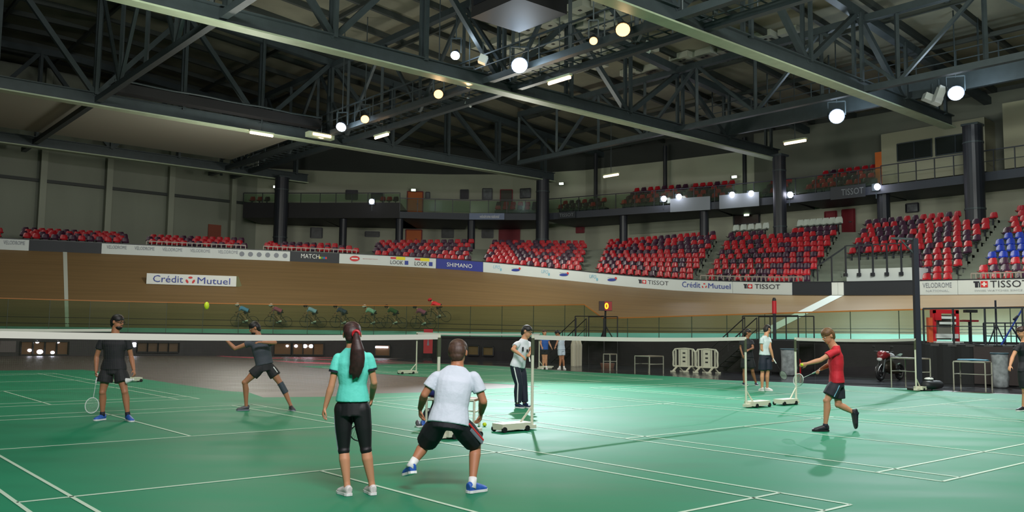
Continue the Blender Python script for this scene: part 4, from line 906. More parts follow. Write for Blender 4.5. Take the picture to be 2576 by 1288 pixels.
def person(label, J, sp):
    k = sp.get('k', 1.0); vox = sp.get('vox', .0075); P = {a: V(b_) for a, b_ in J.items()}
    for c_ in 'AB':
        if P['to'+c_].z < .07 and P['an'+c_].z < .17: P['to'+c_].z = .002; P['an'+c_].z = .079*k
    skin = sp.get('skin', SKIN); foot = V((P['anA'].x/2+P['anB'].x/2, P['anA'].y/2+P['anB'].y/2, min(P['toA'].z, P['toB'].z)))
    mb = MB(); hip = (P['hiA']+P['hiB'])/2; sh = (P['shA']+P['shB'])/2; nk = P['nk']; hd = P['hd']; hs = (P['hiB']-P['hiA']).normalized(); ss = (P['shB']-P['shA']).normalized()
    fwd = V(sp['fwd']).normalized(); fc = V(sp['face']).normalized(); wsh = (P['shB']-P['shA']).length/2; upb = (sh-hip).normalized()
    def torso(mb, g=0, lo=-.06, top=True, fem=sp.get('fem', False), hemw=None, loose=False):
        a = hip+upb*lo; wst = .120 if fem else (.152 if loose else .138); hp = .165 if fem else .155
        st = [(0, hp*k+g, .105*k+g), (.12, hp*1.0*k+g, .110*k+g), (.36, wst*k+g*1.3, .092*k+g*1.2), (.60, (.150 if fem else .163)*k+g, .108*k+g), (.82, wsh*.98+g*.6, .105*k+g*.8), (.93, wsh*.99+g*.5, .082*k+g*.5), (1.0, wsh*.90+g*.4, .076*k+g*.4), (1.05, wsh*.74+g*.3, .070*k+g*.4), (1.12, wsh*.50, .062*k+g*.3)]
        if hemw: st[0] = (0, hemw[0]+.006, hemw[1]+.006); st[1] = (.14, hemw[0]*.985, hemw[1]*.99)
        pts = [a.lerp(sh, x) if x <= 1 else sh+upb*(x-1)*.62*k for x, _, _ in st]; sd = [hs.lerp(ss, min(1, x)).normalized() for x, _, _ in st]
        mb.tube(pts, [(w_, d_) for _, w_, d_ in st], 20, side=sd)
    torso(mb, -.006)
    k0 = k; k = k*1.09
    hu = (hd-nk).normalized() if sp.get('headup') is None else V(sp['headup']).normalized(); fx = (fc-hu*fc.dot(hu)).normalized(); sx = fx.cross(hu)
    mb.tube([sh+upb*.0, nk.lerp(hd, .05), hd-hu*.05*k-fx*.012], [(.074*k,.066*k), .061*k, .057*k], 12)
    mb.ell(hd+hu*.025*k-fx*.008*k, (.079*k, .096*k, .094*k), (sx, fx, hu), 18, 12)
    mb.ell(hd-hu*.035*k+fx*.022*k, (.063*k, .068*k, .075*k), (sx, fx, hu), 16, 10); mb.ell(hd-hu*.085*k+fx*.062*k, (.026*k, .022*k, .022*k), (sx, fx, hu))
    mb.tube([hd+hu*.022*k+fx*.078*k, hd-hu*.012*k+fx*.104*k, hd-hu*.026*k+fx*.092*k], [.008*k, .013*k, .012*k], 8)
    mb.ell(hd+hu*.035*k+fx*.078*k, (.05*k, .016*k, .012*k), (sx, fx, hu)); mb.ell(hd-hu*.056*k+fx*.080*k, (.024*k, .013*k, .010*k), (sx, fx, hu))
    for s_ in (-1, 1): mb.ell(hd-hu*.002*k-fx*.006*k+sx*s_*.081*k, (.011*k, .018*k, .031*k), (sx, fx, hu), 8, 6)
    k = k0
    for c_ in 'AB':
        S, E_, W_ = P['sh'+c_], P['el'+c_], P['wr'+c_]; H_, K_, A_, T_ = P['hi'+c_], P['kn'+c_], P['an'+c_], P['to'+c_]
        f_ = .88 if sp.get('fem') else 1.0; q = k*f_
        mb.ell(S-upb*.026, (.049*q,)*3); mb.tube([S-upb*.02, S.lerp(E_, .35), S.lerp(E_, .8), E_], [.048*q, .048*q, .040*q, .039*q], 12); mb.ell(E_, (.040*q,)*3)
        mb.tube([E_, E_.lerp(W_, .25), E_.lerp(W_, .7), W_], [.039*q, .043*q, .033*q, .027*q], 12)
        hd_ = sp.get('hdir'+c_); hv = V(hd_) if hd_ else (W_-E_); pn = V(sp.get('palm'+c_, tuple((hip-W_).normalized()))); hand(mb, W_, hv, pn, 1 if c_ == 'A' else -1, sp.get('curl'+c_, .45), k*.98, sp.get('grip'+c_, False))
        mb.ell(H_, (.088*k,)*3); mb.tube([H_, H_.lerp(K_, .4), H_.lerp(K_, .8), K_], [.090*k, .082*k, .060*k, .054*k], 14); mb.ell(K_+fwd*.008, (.055*k,)*3)
        bk = -fwd*.014*k; mb.tube([K_, K_.lerp(A_, .28)+bk, K_.lerp(A_, .55)+bk*.5, K_.lerp(A_, .85), A_], [.052*k, .058*k, .047*k, .035*k, .036*k], 14); mb.ell(A_, (.037*k,)*3)
        mb.tube([A_-UP*.01, A_.lerp(T_, .55)-UP*.01], [.036*k, .026*k], 8)
    root = mb.build('person', skin, None, origin=foot, label=label, cat='person'); soft(root, vox, 5)
    # clothing
    g = .016; mb = MB(); lo = sp.get('hem', .0); hw_ = (P['hiB']-P['hiA']).length/2; torso(mb, g, -lo, hemw=(hw_+(.102*k+.006 if lo > -.03 else .078*k), .108*k+.014), loose=not sp.get('fem'))
    sl = sp.get('sleeve', .55)
    for c_ in 'AB':
        S, E_ = P['sh'+c_], P['el'+c_]; q = k*(.9 if sp.get('fem') else 1.0)
        mb.ell(S-upb*.028, (.056*q,)*3)
        if sl > 0:
            e = S.lerp(E_, sl); mb.tube([S-upb*.022, S.lerp(e, .5), e], [.057*q, .063*q, .069*q], 12)
        if sl > .9: mb.tube([E_, P['wr'+c_]], [.05*q, .038*q], 12)
    mb.tube([sh+upb*.0, nk.lerp(sh, .55)], [(.084*k, .072*k), (.066*k, .062*k)], 14)
    top = mb.build(sp.get('topname', 't_shirt'), sp['top'], root); soft(top, vox*1.25, 4)
    if sp.get('cuff'):
        for c_ in 'AB':
            S, E_ = P['sh'+c_], P['el'+c_]; e = S.lerp(E_, sl-.02); e2 = S.lerp(E_, sl+.05); mb = MB(); mb.tube([e, e2], [.062*k, .062*k], 14); mb.build('cuff', sp['cuff'], top)
    mb = MB(); ll = sp.get('leg', .72); fl = sp.get('flare', .015)
    mb.tube([hip+upb*.15*k, hip+upb*.10*k, hip+upb*.02*k, hip-upb*.07*k], [(.133*k,.100*k), (.146*k,.108*k), (.160*k,.114*k), (.158*k+g*.5,.112*k+g*.5)], 18, side=hs)
    for c_ in 'AB':
        H_, K_, A_ = P['hi'+c_], P['kn'+c_], P['an'+c_]; mb.ell(H_, (.096*k,)*3)
        if ll <= 1: e = H_.lerp(K_, ll); mb.tube([H_, H_.lerp(e, .5), e], [.096*k, .092*k+fl, (.098-.03*ll)*k+fl*1.6], 14)
        else:
            e = K_.lerp(A_, ll-1); bk = -fwd*.012*k; mb.tube([H_, H_.lerp(K_, .5), K_, K_.lerp(e, .4)+bk, e], [.098*k, .088*k+fl*.5, .062*k+fl*.7, .064*k+fl*.7, (.050 if ll > 1.6 else .060)*k+fl*.6], 14)
    bt_ = mb.build(sp.get('botname', 'shorts'), sp['bot'], root); soft(bt_, vox*1.25, 4)
    st = sp.get('stripe')
    if st:
        for c_, dirv, m, t0_, t1_, w_, off in st:
            H_, K_, A_ = P['hi'+c_], P['kn'+c_], P['an'+c_]; dv = V(dirv).normalized(); pts = []
            mx = ll if ll <= 1 else ll
            path = lambda x: H_.lerp(K_, x) if x <= 1 else K_.lerp(A_, x-1)
            rad = lambda x: ((.103-.012*x)*k+fl*(.2+1.2*x)) if ll <= 1 else interp([(0,.1*k), (.5,.09*k+fl*.5), (1,.065*k+fl*.7), (1.4,.067*k+fl*.7), (2,.053*k+fl*.6)], x)
            for i in range(9): x = t0_+(t1_-t0_)*i/8; ax = (path(x+.02)-path(x)).normalized(); dd = (dv-ax*dv.dot(ax)).normalized(); pts.append(path(x)+dd*(rad(x)+off-.004))
            ax = (K_-H_).normalized(); sd = ax.cross(dv); mb = MB(); mb.tube(pts, [(w_, .006)]*9, 8, side=sd); mb.build('side_stripe', m, bt_)
    for c_ in 'AB':
        shoe(root, P['an'+c_], P['to'+c_], sp['shoe'], sp.get('sole', M_WHITE), k, up=V(sp['fup'+c_]) if sp.get('fup'+c_) else UP)
        if sp.get('sock'):
            A_ = P['an'+c_]; K_ = P['kn'+c_]; d = (K_-A_).normalized(); mb = MB(); mb.tube([A_-d*.04, A_+d*.02, A_+d*sp.get('sockh', .07)], [.042*k, .041*k, .041*k], 16); mb.build('sock', sp['sock'], root, smooth=True)
    # hair, eyes
    k = k0*1.09
    mb = MB(); hr = sp.get('hairb', .014)
    mb.ell(hd+hu*.050*k-fx*(hr-.008)*k, (.087*k, .098*k, .080*k), (sx, fx, hu), 18, 12); mb.ell(hd+hu*.01*k-fx*.045*k, (.085*k, .066*k, .085*k), (sx, fx, hu), 16, 10); mb.ell(hd-hu*.040*k-fx*.050*k, (.070*k, .050*k, .055*k), (sx, fx, hu), 14, 9)
    if sp.get('pony'):
        pw = sp.get('ponyw', 1); pts = [V(x) for x in sp['pony']]; mb.tube(pts, [(a_*pw, b_*pw) for a_, b_ in ((.030, .028), (.045, .035), (.068, .045), (.075, .045), (.070, .04), (.045, .03), (.012, .012))], 14, side=ss)
        for dx, a_, z_ in ((-.05, 1.0, .03), (.045, 1.04, .0), (-.015, 1.05, -.02)):
            e = pts[-1]; mb.tube([pts[-3]+ss*dx, pts[-2]+ss*dx*.9, e+ss*dx*.8+UP*z_], [.024, .02, .006], 8)
    hair = mb.build('hair', sp['hair'], root); soft(hair, vox, 3)
    if sp.get('pony') and not sp.get('ponyw'): mb = MB(); mb.ring(V(sp['pony'][0]), .03, .014, ss, UP.cross(ss).cross(ss) if False else UP, 20, 8); mb.build('hair_tie', M_RED, hair)
    if sp.get('beard'):
        mb = MB(); mb.ell(hd-hu*.070*k+fx*.040*k, (.056*k, .055*k, .044*k), (sx, fx, hu)); bd = mb.build('beard', sp['beard'], root); soft(bd, vox, 2)
        mb = MB(); mb.ell(hd-hu*.040*k+fx*.084*k, (.026*k, .012*k, .006*k), (sx, fx, hu)); mb.build('moustache', sp['beard'], root, smooth=True)
    for s_ in (-1, 1):
        mb = MB(); mb.ell(hd+hu*.012*k+fx*.080*k+sx*s_*.031*k, (.011*k, .008*k, .0065*k), (sx, fx, hu), 10, 6); mb.build('eye', M_WHITE, root, smooth=True)
        mb = MB(); mb.ell(hd+hu*.012*k+fx*.086*k+sx*s_*.031*k, (.006*k, .005*k, .006*k), (sx, fx, hu), 8, 5); mb.build('pupil', M_BLACK, root, smooth=True)
        mb = MB(); mb.tube([hd+hu*.034*k+fx*.090*k+sx*s_*.014*k, hd+hu*.038*k+fx*.088*k+sx*s_*.032*k, hd+hu*.032*k+fx*.076*k+sx*s_*.050*k], [.004, .005, .003], 6); mb.build('eyebrow', sp['hair'], root)
    if sp.get('glasses'):
        mb = MB()
        for s_ in (-1, 1): mb.ring(hd+hu*.012*k+fx*.097*k+sx*s_*.033*k, (.025, .018), .003, sx, hu, 18, 5); mb.beam(hd+hu*.014*k+fx*.094*k+sx*s_*.058*k, hd+hu*.010*k-fx*.0*k+sx*s_*.082*k, .004, .006)
        mb.beam(hd+hu*.014*k+fx*.1*k-sx*.008, hd+hu*.014*k+fx*.1*k+sx*.008, .004, .004); mb.build('glasses', M_BLACK, root)
    mb = MB(); mb.ell(hd-hu*.056*k+fx*.089*k, (.022*k, .008*k, .007*k), (sx, fx, hu)); mb.build('lips', mat('lips', (160, 84, 76), .5), root, smooth=True)
    return root
def joints(d, tab):       # joint name -> picture column, picture row, metres nearer (-) or farther (+) than the feet
    return {a: AT(x, y, d+z) for a, (x, y, z) in tab.items()}
def racket(hand_p, tip_dir, fn, label, m_frame, k=1.0, strings=True):
    d = V(tip_dir).normalized(); fn = V(fn); fn = (fn-d*fn.dot(d)).normalized(); x = d.cross(fn); rt = thing('badminton_racket', hand_p, label, 'racket')
    mb = MB(); mb.tube([hand_p-d*.05, hand_p+d*.12], .014, 8); mb.build('grip', M_WHITE, rt); mb = MB(); mb.tube([hand_p+d*.12, hand_p+d*.37*k], .0045, 6); mb.build('shaft', m_frame, rt)
    c_ = hand_p+d*(.37*k+.13); mb = MB(); mb.ring(c_, (.105, .13), .0065, x, d, 30, 6); mb.build('frame', m_frame, rt)
    mb = MB()
    for i in range(-4, 5): w_ = .13*math.sqrt(max(0, 1-(i*.022/.105)**2)); mb.beam(c_+x*i*.022-d*w_, c_+x*i*.022+d*w_, .0022, .0022)
    for i in range(-5, 6): w_ = .105*math.sqrt(max(0, 1-(i*.022/.13)**2)); mb.beam(c_+d*i*.022-x*w_, c_+d*i*.022+x*w_, .0022, .0022)
    mb.build('strings', M_LINE, rt); return rt
def shuttle(p, d, label, m=M_YEL, k=1.0):
    d = V(d).normalized(); rt = thing('shuttlecock', p, label, 'shuttlecock'); mb = MB(); mb.ell(p, (.014*k,)*3); mb.build('cork', M_WHITE if m is not M_YEL else m, rt, smooth=True)
    mb = MB(); mb.tube([p-d*.008*k, p-d*.04*k, p-d*.078*k], [.012*k, .022*k, .034*k], 14, caps=False); mb.build('skirt', m, rt); return rt

TEAL = mat('shirt_teal', (98, 216, 198), .7, bump=.8, nscale=6); WSH = mat('shirt_white', (200, 208, 220), .7, bump=.9, nscale=6); GSH = mat('shirt_grey', (58, 64, 74), .75, noise=.1, nscale=60); KSH = mat('shirt_black', (24, 24, 32), .75, bump=.2, nscale=9)
RSH = mat('shirt_red', (192, 26, 44), .7, bump=.9, nscale=6); BSH = mat('shirt_blue', (34, 88, 172), .7); KSO = mat('shorts_black', (22, 23, 30), .75, bump=.2, nscale=12); NVT = mat('trousers_navy', (22, 28, 46), .75, bump=.2, nscale=10)
SBL = mat('shoe_blue', (44, 92, 176), .5, noise=.2, nscale=30); SWH = mat('shoe_white', (214, 208, 206), .5, noise=.12, nscale=40); SGY = mat('shoe_grey', (62, 62, 68), .5); SBK = mat('shoe_black', (22, 24, 34), .5); SNV = mat('shoe_navy', (22, 34, 66), .5)
# man in black at left
d = GP(297, 1058).y
p1 = person('person in black t-shirt and black shorts, blue shoes, looking right, standing behind the left net', joints(d, dict(hd=(295.5,811,0), nk=(290,838,0), shA=(258,851,0), shB=(320,851,0), elA=(243,897,.02), elB=(330,898,.05), wrA=(242,934,-.03), wrB=(337,931,-.06), hiA=(270,930,0), hiB=(302,930,0), knA=(258,987,-.03), knB=(314,986,-.03), anA=(258,1043,.03), anB=(322,1043,.0), toA=(237,1062,-.12), toB=(333,1067,-.22))),
    dict(k=1.02, fwd=(.1,-1,0), face=(1,-.25,.05), top=KSH, bot=KSO, shoe=SBL, sole=M_WHITE, sock=M_NAVY, hair=HB, beard=HB, skin=SKIN2, leg=.55, flare=.03, hem=.0, palmA=(1,.1,0), palmB=(-1,.1,0), gripA=True, curlB=.7, glasses=True, vox=.008, sleeve=.58))
hA = AT(243, 946, d-.04); racket(hA+V((.01,0,0)), (-.08, -.1, -1), (.5,-.8,0), 'white framed racket hanging from the right hand of the man in black', M_WHITE, 1.0)
shuttle(AT(335, 955, d-.08), (1,0,.2), 'white shuttlecock in the left hand of the man in black', M_WHITE, 1.5)
# lunging man in grey
d = GP(662, 1033).y
p2 = person('person in dark grey t-shirt and black shorts lunging behind the net, both arms raised', joints(d, dict(hd=(641,826,0), nk=(650,846,.02), shA=(631,862,-.05), shB=(677,861,.05), elA=(591,877,-.08), elB=(692,862,-.22), wrA=(569,855,-.1), wrB=(660,861,-.33), hiA=(655,925,-.05), hiB=(679,925,.05), knA=(616,962,-.12), knB=(707,967,.06), anA=(620,1017,-.05), anB=(733,1014,.1), toA=(595,1033,-.12), toB=(739,1040,-.05))),
    dict(k=1.0, fwd=(-.6,-.8,0), face=(-1,-.35,.12), top=GSH, bot=KSO, shoe=SGY, sole=M_GREY, hair=HB, beard=HB, skin=SKIN2, leg=.5, flare=.02, hem=-.06, palmA=(0,-.3,-1), palmB=(.1,.3,-1), curlA=.3, curlB=.4, vox=.008, sleeve=.35, hdirA=(-.7,-.1,.7), stripe=[('B', (1,-.6,0), M_WHITE, .08, .42, .012, .0)]))
kb = AT(707, 967, d+.06); ab = AT(733, 1014, d+.1); mb = MB(); mb.tube([kb.lerp(AT(679, 925, d+.05), .08), kb, kb.lerp(ab, .45)], [.064, .062, .062], 14); mb.build('knee_brace', mat('brace_grey', (58, 68, 80), .7), p2)
# woman from behind
d = GP(905, 1246).y
pn_ = [AT(896,840,d-.12), AT(897,858,d-.16), AT(899,880,d-.17), AT(899,902,d-.165), AT(898,920,d-.16), AT(894,938,d-.15), AT(891,952,d-.14)]
p3 = person('person with long dark ponytail in turquoise t-shirt and black leggings, seen from behind', joints(d, dict(hd=(886,842,.02), nk=(887,871,0), shA=(851,893,0), shB=(927,891,0), elA=(834,970,-.02), elB=(941,962,.03), wrA=(818,1025,0), wrB=(935,1002,.20), hiA=(864,1028,0), hiB=(909,1028,0), knA=(865,1128,.03), knB=(920,1125,.03), anA=(874,1222,-.02), anB=(937,1212,.04), toA=(853,1243,.13), toB=(923,1228,.22))),
    dict(k=.95, fem=True, fwd=(0,1,0), face=(-.25,1,.05), top=TEAL, bot=mat('leggings_black', (16, 16, 20), .6), shoe=SWH, sole=M_WHITE, hair=HDB, skin=SKIN, leg=1.12, flare=-.002, hem=-.07, botname='leggings', palmA=(1,.3,0), palmB=(-.8,.2,-.3), curlA=.75, curlB=.5, sleeve=.52, cuff=M_NAVY, pony=pn_, vox=.007, hairb=.004, stripe=[('A', (-1,-.4,0), mat('piping', (130,140,150)), .15, 1.05, .004, .0)]))
racket(AT(934, 1006, d+.22), (-.3, .62, -.72), (.3,-1,0), 'black racket held low in front of the person with the ponytail', M_BLACK, 1.0)
# crouching man in white
d = GP(1190, 1240).y
p4 = person('person in plain white t-shirt and black shorts, blue shoes, crouching with back to the camera', joints(d, dict(hd=(1152,888,.14), nk=(1150,922,.10), shA=(1100,941,.05), shB=(1192,941,.05), elA=(1068,993,.02), elB=(1216,1010,.03), wrA=(1057,1028,.20), wrB=(1211,1038,.20), hiA=(1104,1062,-.06), hiB=(1152,1062,-.06), knA=(1070,1117,.17), knB=(1197,1117,.20), anA=(1036,1169,.02), anB=(1188,1209,.0), toA=(1019,1198,.17), toB=(1222,1232,.14))),
    dict(k=1.03, fwd=(0,1,0), face=(.15,1,.1), top=WSH, bot=KSO, shoe=SBL, sole=M_WHITE, sock=M_WHITE, hair=HBR, skin=SKIN2, leg=.88, flare=.022, hem=.02, palmA=(1,.3,-.2), palmB=(-1,.2,-.2), curlA=.8, curlB=.9, sleeve=.66, vox=.007, hdirA=(0,.25,-1), hdirB=(-.15,.2,-1), stripe=[('B', (.9,-.75,0), M_GREY, .25, .86, .022, .0), ('B', (1,-.5,.1), M_REDL, .1, .84, .012, .004)]))
# man in printed white tee and track trousers
d = GP(1315, 1026).y
p5 = person('person in white printed t-shirt and navy striped tracksuit trousers beside a net post', joints(d, dict(hd=(1325,835,0), nk=(1319,853,0), shA=(1304,862,-.15), shB=(1330,862,.12), elA=(1290,879,-.33), elB=(1338,883,.05), wrA=(1311,894,-.42), wrB=(1332,890,-.14), hiA=(1295,921,-.09), hiB=(1309,921,.09), knA=(1305,966,-.09), knB=(1317,968,.09), anA=(1303,1012,-.08), anB=(1321,1015,.06), toA=(1318,1023,-.16), toB=(1334,1029,-.12))),
    dict(k=1.06, fwd=(.8,-.6,0), face=(1,-.4,-.12), top=mat('shirt_pale', (212, 214, 222), .7, bump=.9, nscale=6), bot=NVT, shoe=SNV, sole=M_WHITE, hair=HB, skin=SKIN, leg=1.93, flare=.03, hem=.02, botname='trousers', curlA=.7, curlB=.8, palmA=(0,.2,-1), palmB=(0,-.2,-1), gripB=True, sleeve=.6, vox=.009, glasses=True, stripe=[('A', (-.2,-1,0), M_WHITE, .05, 1.9, .012, .0)]))
q = AT(1331, 897, d-.2); racket(q, (.05, -.15, -.3), (1,0,0), 'dark racket held by the man in striped tracksuit trousers', M_BLACK)
mb = MB()
for (x0, y0, x1, y1, w_) in ((1314.5, 873, 1316.5, 884, .05), (1324, 880, 1329, 886, .02)): a, c_ = AT(x0, y0, d-.19), AT(x1, y1, d-.19); mb.box((a+c_)/2, (.035, .012, (a-c_).length), V((.8,.6,0)))
mb.build('chest_print', M_BLACK, p5)
# far pair at the middle
d = GP(1369, 929).y
p6 = person('person in blue t-shirt and dark shorts standing at the far middle court', joints(d, dict(hd=(1370,837,0), nk=(1370,845,0), shA=(1362.5,851,0), shB=(1377,851,0), elA=(1360,863,-.1), elB=(1382,864,0), wrA=(1363,873,-.25), wrB=(1387,874,-.05), hiA=(1366,880,0), hiB=(1373,880,0), knA=(1367,903,0), knB=(1374,903,0), anA=(1367,924,0), anB=(1374,924,0), toA=(1363,929,-.1), toB=(1376,929,-.15))),
    dict(k=1.0, fwd=(.3,-1,0), face=(.5,-1,0), top=BSH, bot=KSO, shoe=SWH, sock=M_WHITE, hair=HBR, skin=SKIN, leg=.5, vox=.014))
p7 = person('person in white shirt and white shorts, head bowed, right of the player in blue', joints(d, dict(hd=(1402,838,-.05), nk=(1406,846,0), shA=(1405,850,-.1), shB=(1417,851,.1), elA=(1401,863,-.2), elB=(1419,865,.1), wrA=(1397,872,-.3), wrB=(1414,875,0), hiA=(1408,880,-.05), hiB=(1416,880,.05), knA=(1410,903,0), knB=(1416,903,.05), anA=(1408,924,0), anB=(1419,924,.1), toA=(1403,928,-.1), toB=(1422,928,-.05))),
    dict(k=1.0, fwd=(-.6,-.8,0), face=(-1,-.2,-.4), top=mat('shirt_pale2', (196, 208, 224), .7), bot=mat('shirt_pale2', (196, 208, 224), .7), shoe=SWH, sock=M_WHITE, hair=HB, skin=SKIN2, leg=.6, vox=.014))
# pair at the right far court
d = GP(1890, 970).y
p8 = person('person with long dark hair in black t-shirt and shorts, left of the far pair', joints(d, dict(hd=(1881,838,0), nk=(1880,850,0), shA=(1866,856,0), shB=(1891,857,0), elA=(1863,874,.05), elB=(1894,876,-.15), wrA=(1868,893,-.05), wrB=(1884,880,-.32), hiA=(1873,900,0), hiB=(1887,900,0), knA=(1873,934,0), knB=(1893,934,0), anA=(1872,965,0), anB=(1902,963,0), toA=(1880,972,-.15), toB=(1906,970,-.15))),
    dict(k=1.0, ponyw=.9, pony=[AT(1874,836,d+.05), AT(1871,842,d+.07), AT(1869,848,d+.08), AT(1868,853,d+.08), AT(1868,858,d+.08), AT(1868,862,d+.08), AT(1868,866,d+.08)], fwd=(.3,-1,0), face=(1,-.4,0), top=KSH, bot=KSO, shoe=SNV, hair=HB, skin=SKIN3, leg=.75, flare=.03, vox=.011, sleeve=.6))
d = GP(1925, 984).y
p9 = person('person in white t-shirt, long dark shorts and white shoes, right of the far pair', joints(d, dict(hd=(1930,829,.05), nk=(1928,844,0), shA=(1916,851,-.1), shB=(1934,850,.1), elA=(1916,878,-.1), elB=(1938,876,-.12), wrA=(1925,896,-.05), wrB=(1945,901,-.12), hiA=(1919,895,-.03), hiB=(1931,895,.03), knA=(1918,937,0), knB=(1931,936,.03), anA=(1917,974,0), anB=(1930,973,.1), toA=(1910,985,.12), toB=(1944,984,.0))),
    dict(k=1.02, fwd=(.7,.6,0), face=(1,.5,-.05), top=mat('shirt_white2', (200, 212, 216), .7), bot=mat('shorts_navy', (24, 30, 48), .7), shoe=SWH, sole=M_WHITE, hair=HB, skin=SKIN, leg=.85, flare=.035, vox=.010, hem=-.02, gripB=True, sleeve=.5))
racket(AT(1947, 905, d-.14), (.45, -.1, -.8), (.4,-1,0), 'black racket in the hand of the far man with white shoes', M_BLACK)
# man in red
d = GP(2064, 1084).y
p10 = person('person in red t-shirt and dark shorts stepping left and holding out a ball', joints(d, dict(hd=(2083,845,-.02), nk=(2092,865,0), shA=(2105,881,-.17), shB=(2099,879,.17), elA=(2064,906,-.2), elB=(2085,918,.2), wrA=(2030,915,-.2), wrB=(2063,930,.1), hiA=(2104,963,-.09), hiB=(2106,963,.09), knA=(2080,1008,-.09), knB=(2109,1018,.09), anA=(2076,1066,-.07), anB=(2152,1040,.09), toA=(2044,1084,-.08), toB=(2151,1078,.10))),
    dict(k=1.02, fwd=(-1,-.15,0), face=(-1,-.25,-.05), top=RSH, bot=mat('shorts_dark', (30, 34, 44), .75), shoe=SBK, sole=M_BLACK, sock=M_NAVY, sockh=.05, hair=HLB, skin=SKIN, leg=.72, flare=.026, hem=.0, palmA=(.2,1,.2), palmB=(0,-.5,-1), gripB=True, curlA=.8, sleeve=.6, vox=.008, fupB=(1,0,.35), stripe=[('A', (.35,-1,0), M_CYANL, .08, .70, .008, .0)]))
mb = MB(); mb.ell(AT(2018, 917, d-.19), (.03,.03,.03)); mb.build('ball', M_YEL, smooth=True, label='small yellow ball in the outstretched hand of the man in red', cat='ball')
racket(AT(2056, 934, d+.08), (-.36, .85, -.34), (1, .3, 0), 'white and navy racket in the far hand of the man in red', M_WHITE)
# man cut by the right edge
d = GP(2566, 1034).y
p11 = person('person in black cut off by the right edge of the picture', joints(d, dict(hd=(2570,836,0), nk=(2577,856,0), shA=(2562,869,-.15), shB=(2592,869,.15), elA=(2547,899,-.2), elB=(2606,900,.1), wrA=(2541,920,-.3), wrB=(2600,925,-.1), hiA=(2572,935,-.08), hiB=(2588,935,.08), knA=(2578,985,-.05), knB=(2600,985,.1), anA=(2574,1024,0), anB=(2612,1020,.1), toA=(2558,1034,-.12), toB=(2598,1032,0))),
    dict(k=1.0, fwd=(-1,-.3,0), face=(-1,-.2,-.1), top=KSH, bot=KSO, shoe=SBK, hair=HDB, skin=SKIN, leg=.8, vox=.010, sleeve=.5))
# balls
mb = MB(); mb.ell(AT(520, 769, GP(400, 1010).y), (.055,.055,.085)); mb.build('ball', M_YEL, smooth=True, label='bright yellow ball flying in the air in front of the wooden track', cat='ball')
mb = MB(); mb.ell(GP(1219, 1073)+UP*.035, (.035,.035,.035)); mb.build('ball', M_YEL, smooth=True, label='small yellow ball lying on the green floor beside the wheeled post base', cat='ball')

# ------------------------------------------------------------------ cyclists on the track
def bicycle(O, t, u, label, mf):
    s_ = t.cross(u); P = lambda x, z, y=0: O+t*x+u*z+s_*y; rt = thing('bicycle', O, label, 'bicycle', 'track bicycles'); R0 = .335
    for x in (-.48, .48):
        mb = MB(); mb.ring(P(x, R0), R0, .013, t, u, 26, 5); wl = mb.build('wheel', M_BLACK, rt); mb = MB()
        for i in range(12): a = 2*PI*i/12; mb.beam(P(x, R0), P(x+R0*math.cos(a), R0+R0*math.sin(a)), .004, .004, up=s_)
        mb.build('spokes', M_GREY, wl)
    mb = MB()
    for a, c_ in (((-.48,R0),(-.05,.28)), ((-.05,.28),(-.2,.82)), ((-.2,.82),(.36,.8)), ((-.05,.28),(.38,.68)), ((.36,.84),(.48,R0)), ((-.48,R0),(-.18,.75))): mb.tube([P(*a), P(*c_)], .018, 6)
    mb.build('frame', mf, rt); mb = MB(); mb.tube([P(-.2,.82), P(-.21,.93)], .014, 6); mb.box(P(-.2,.94), (.26,.12,.04), t, z=u); mb.build('saddle', M_BLACK, rt)
    mb = MB(); mb.tube([P(.36,.84), P(.42,.88)], .015, 6); mb.tube([P(.5,.74,.2), P(.56,.84,.2), P(.44,.88,.2), P(.44,.88,-.2), P(.56,.84,-.2), P(.5,.74,-.2)], .014, 6); mb.build('handlebar', M_BLACK, rt)
    mb = MB(); mb.tube([P(-.05,.28,.05), P(-.05,.28,.06)], .09, 14); mb.tube([P(.08,.18,.1), P(-.05,.28,.07)], .012, 5); mb.tube([P(-.18,.38,-.1), P(-.05,.28,-.07)], .012, 5); mb.build('crank', M_STEEL, rt)
    return P
CYC = [(615, 824, 'sky blue jersey and white helmet', mat('jersey_sky', (92, 150, 205)), M_WHITE), (700, 825, 'pink and navy jersey', mat('jersey_pink', (180, 80, 110)), M_WHITE), (788, 826, 'pale blue jersey bending low', mat('jersey_pale', (160, 190, 225)), M_NAVY), (864, 826, 'dark navy jersey behind the ponytail', mat('jersey_navy', (58, 70, 100)), M_BLACK),
    (938, 826, 'mint white jersey', mat('jersey_mint', (170, 215, 200)), M_WHITE), (994, 826, 'black and green jersey', mat('jersey_green', (60, 96, 56)), M_BLACK), (1066, 829, 'magenta jersey', mat('jersey_magenta', (170, 80, 120)), M_NAVY), (1104, 810, 'red jersey riding highest on the boards', mat('jersey_red', (205, 40, 44)), M_RED)]
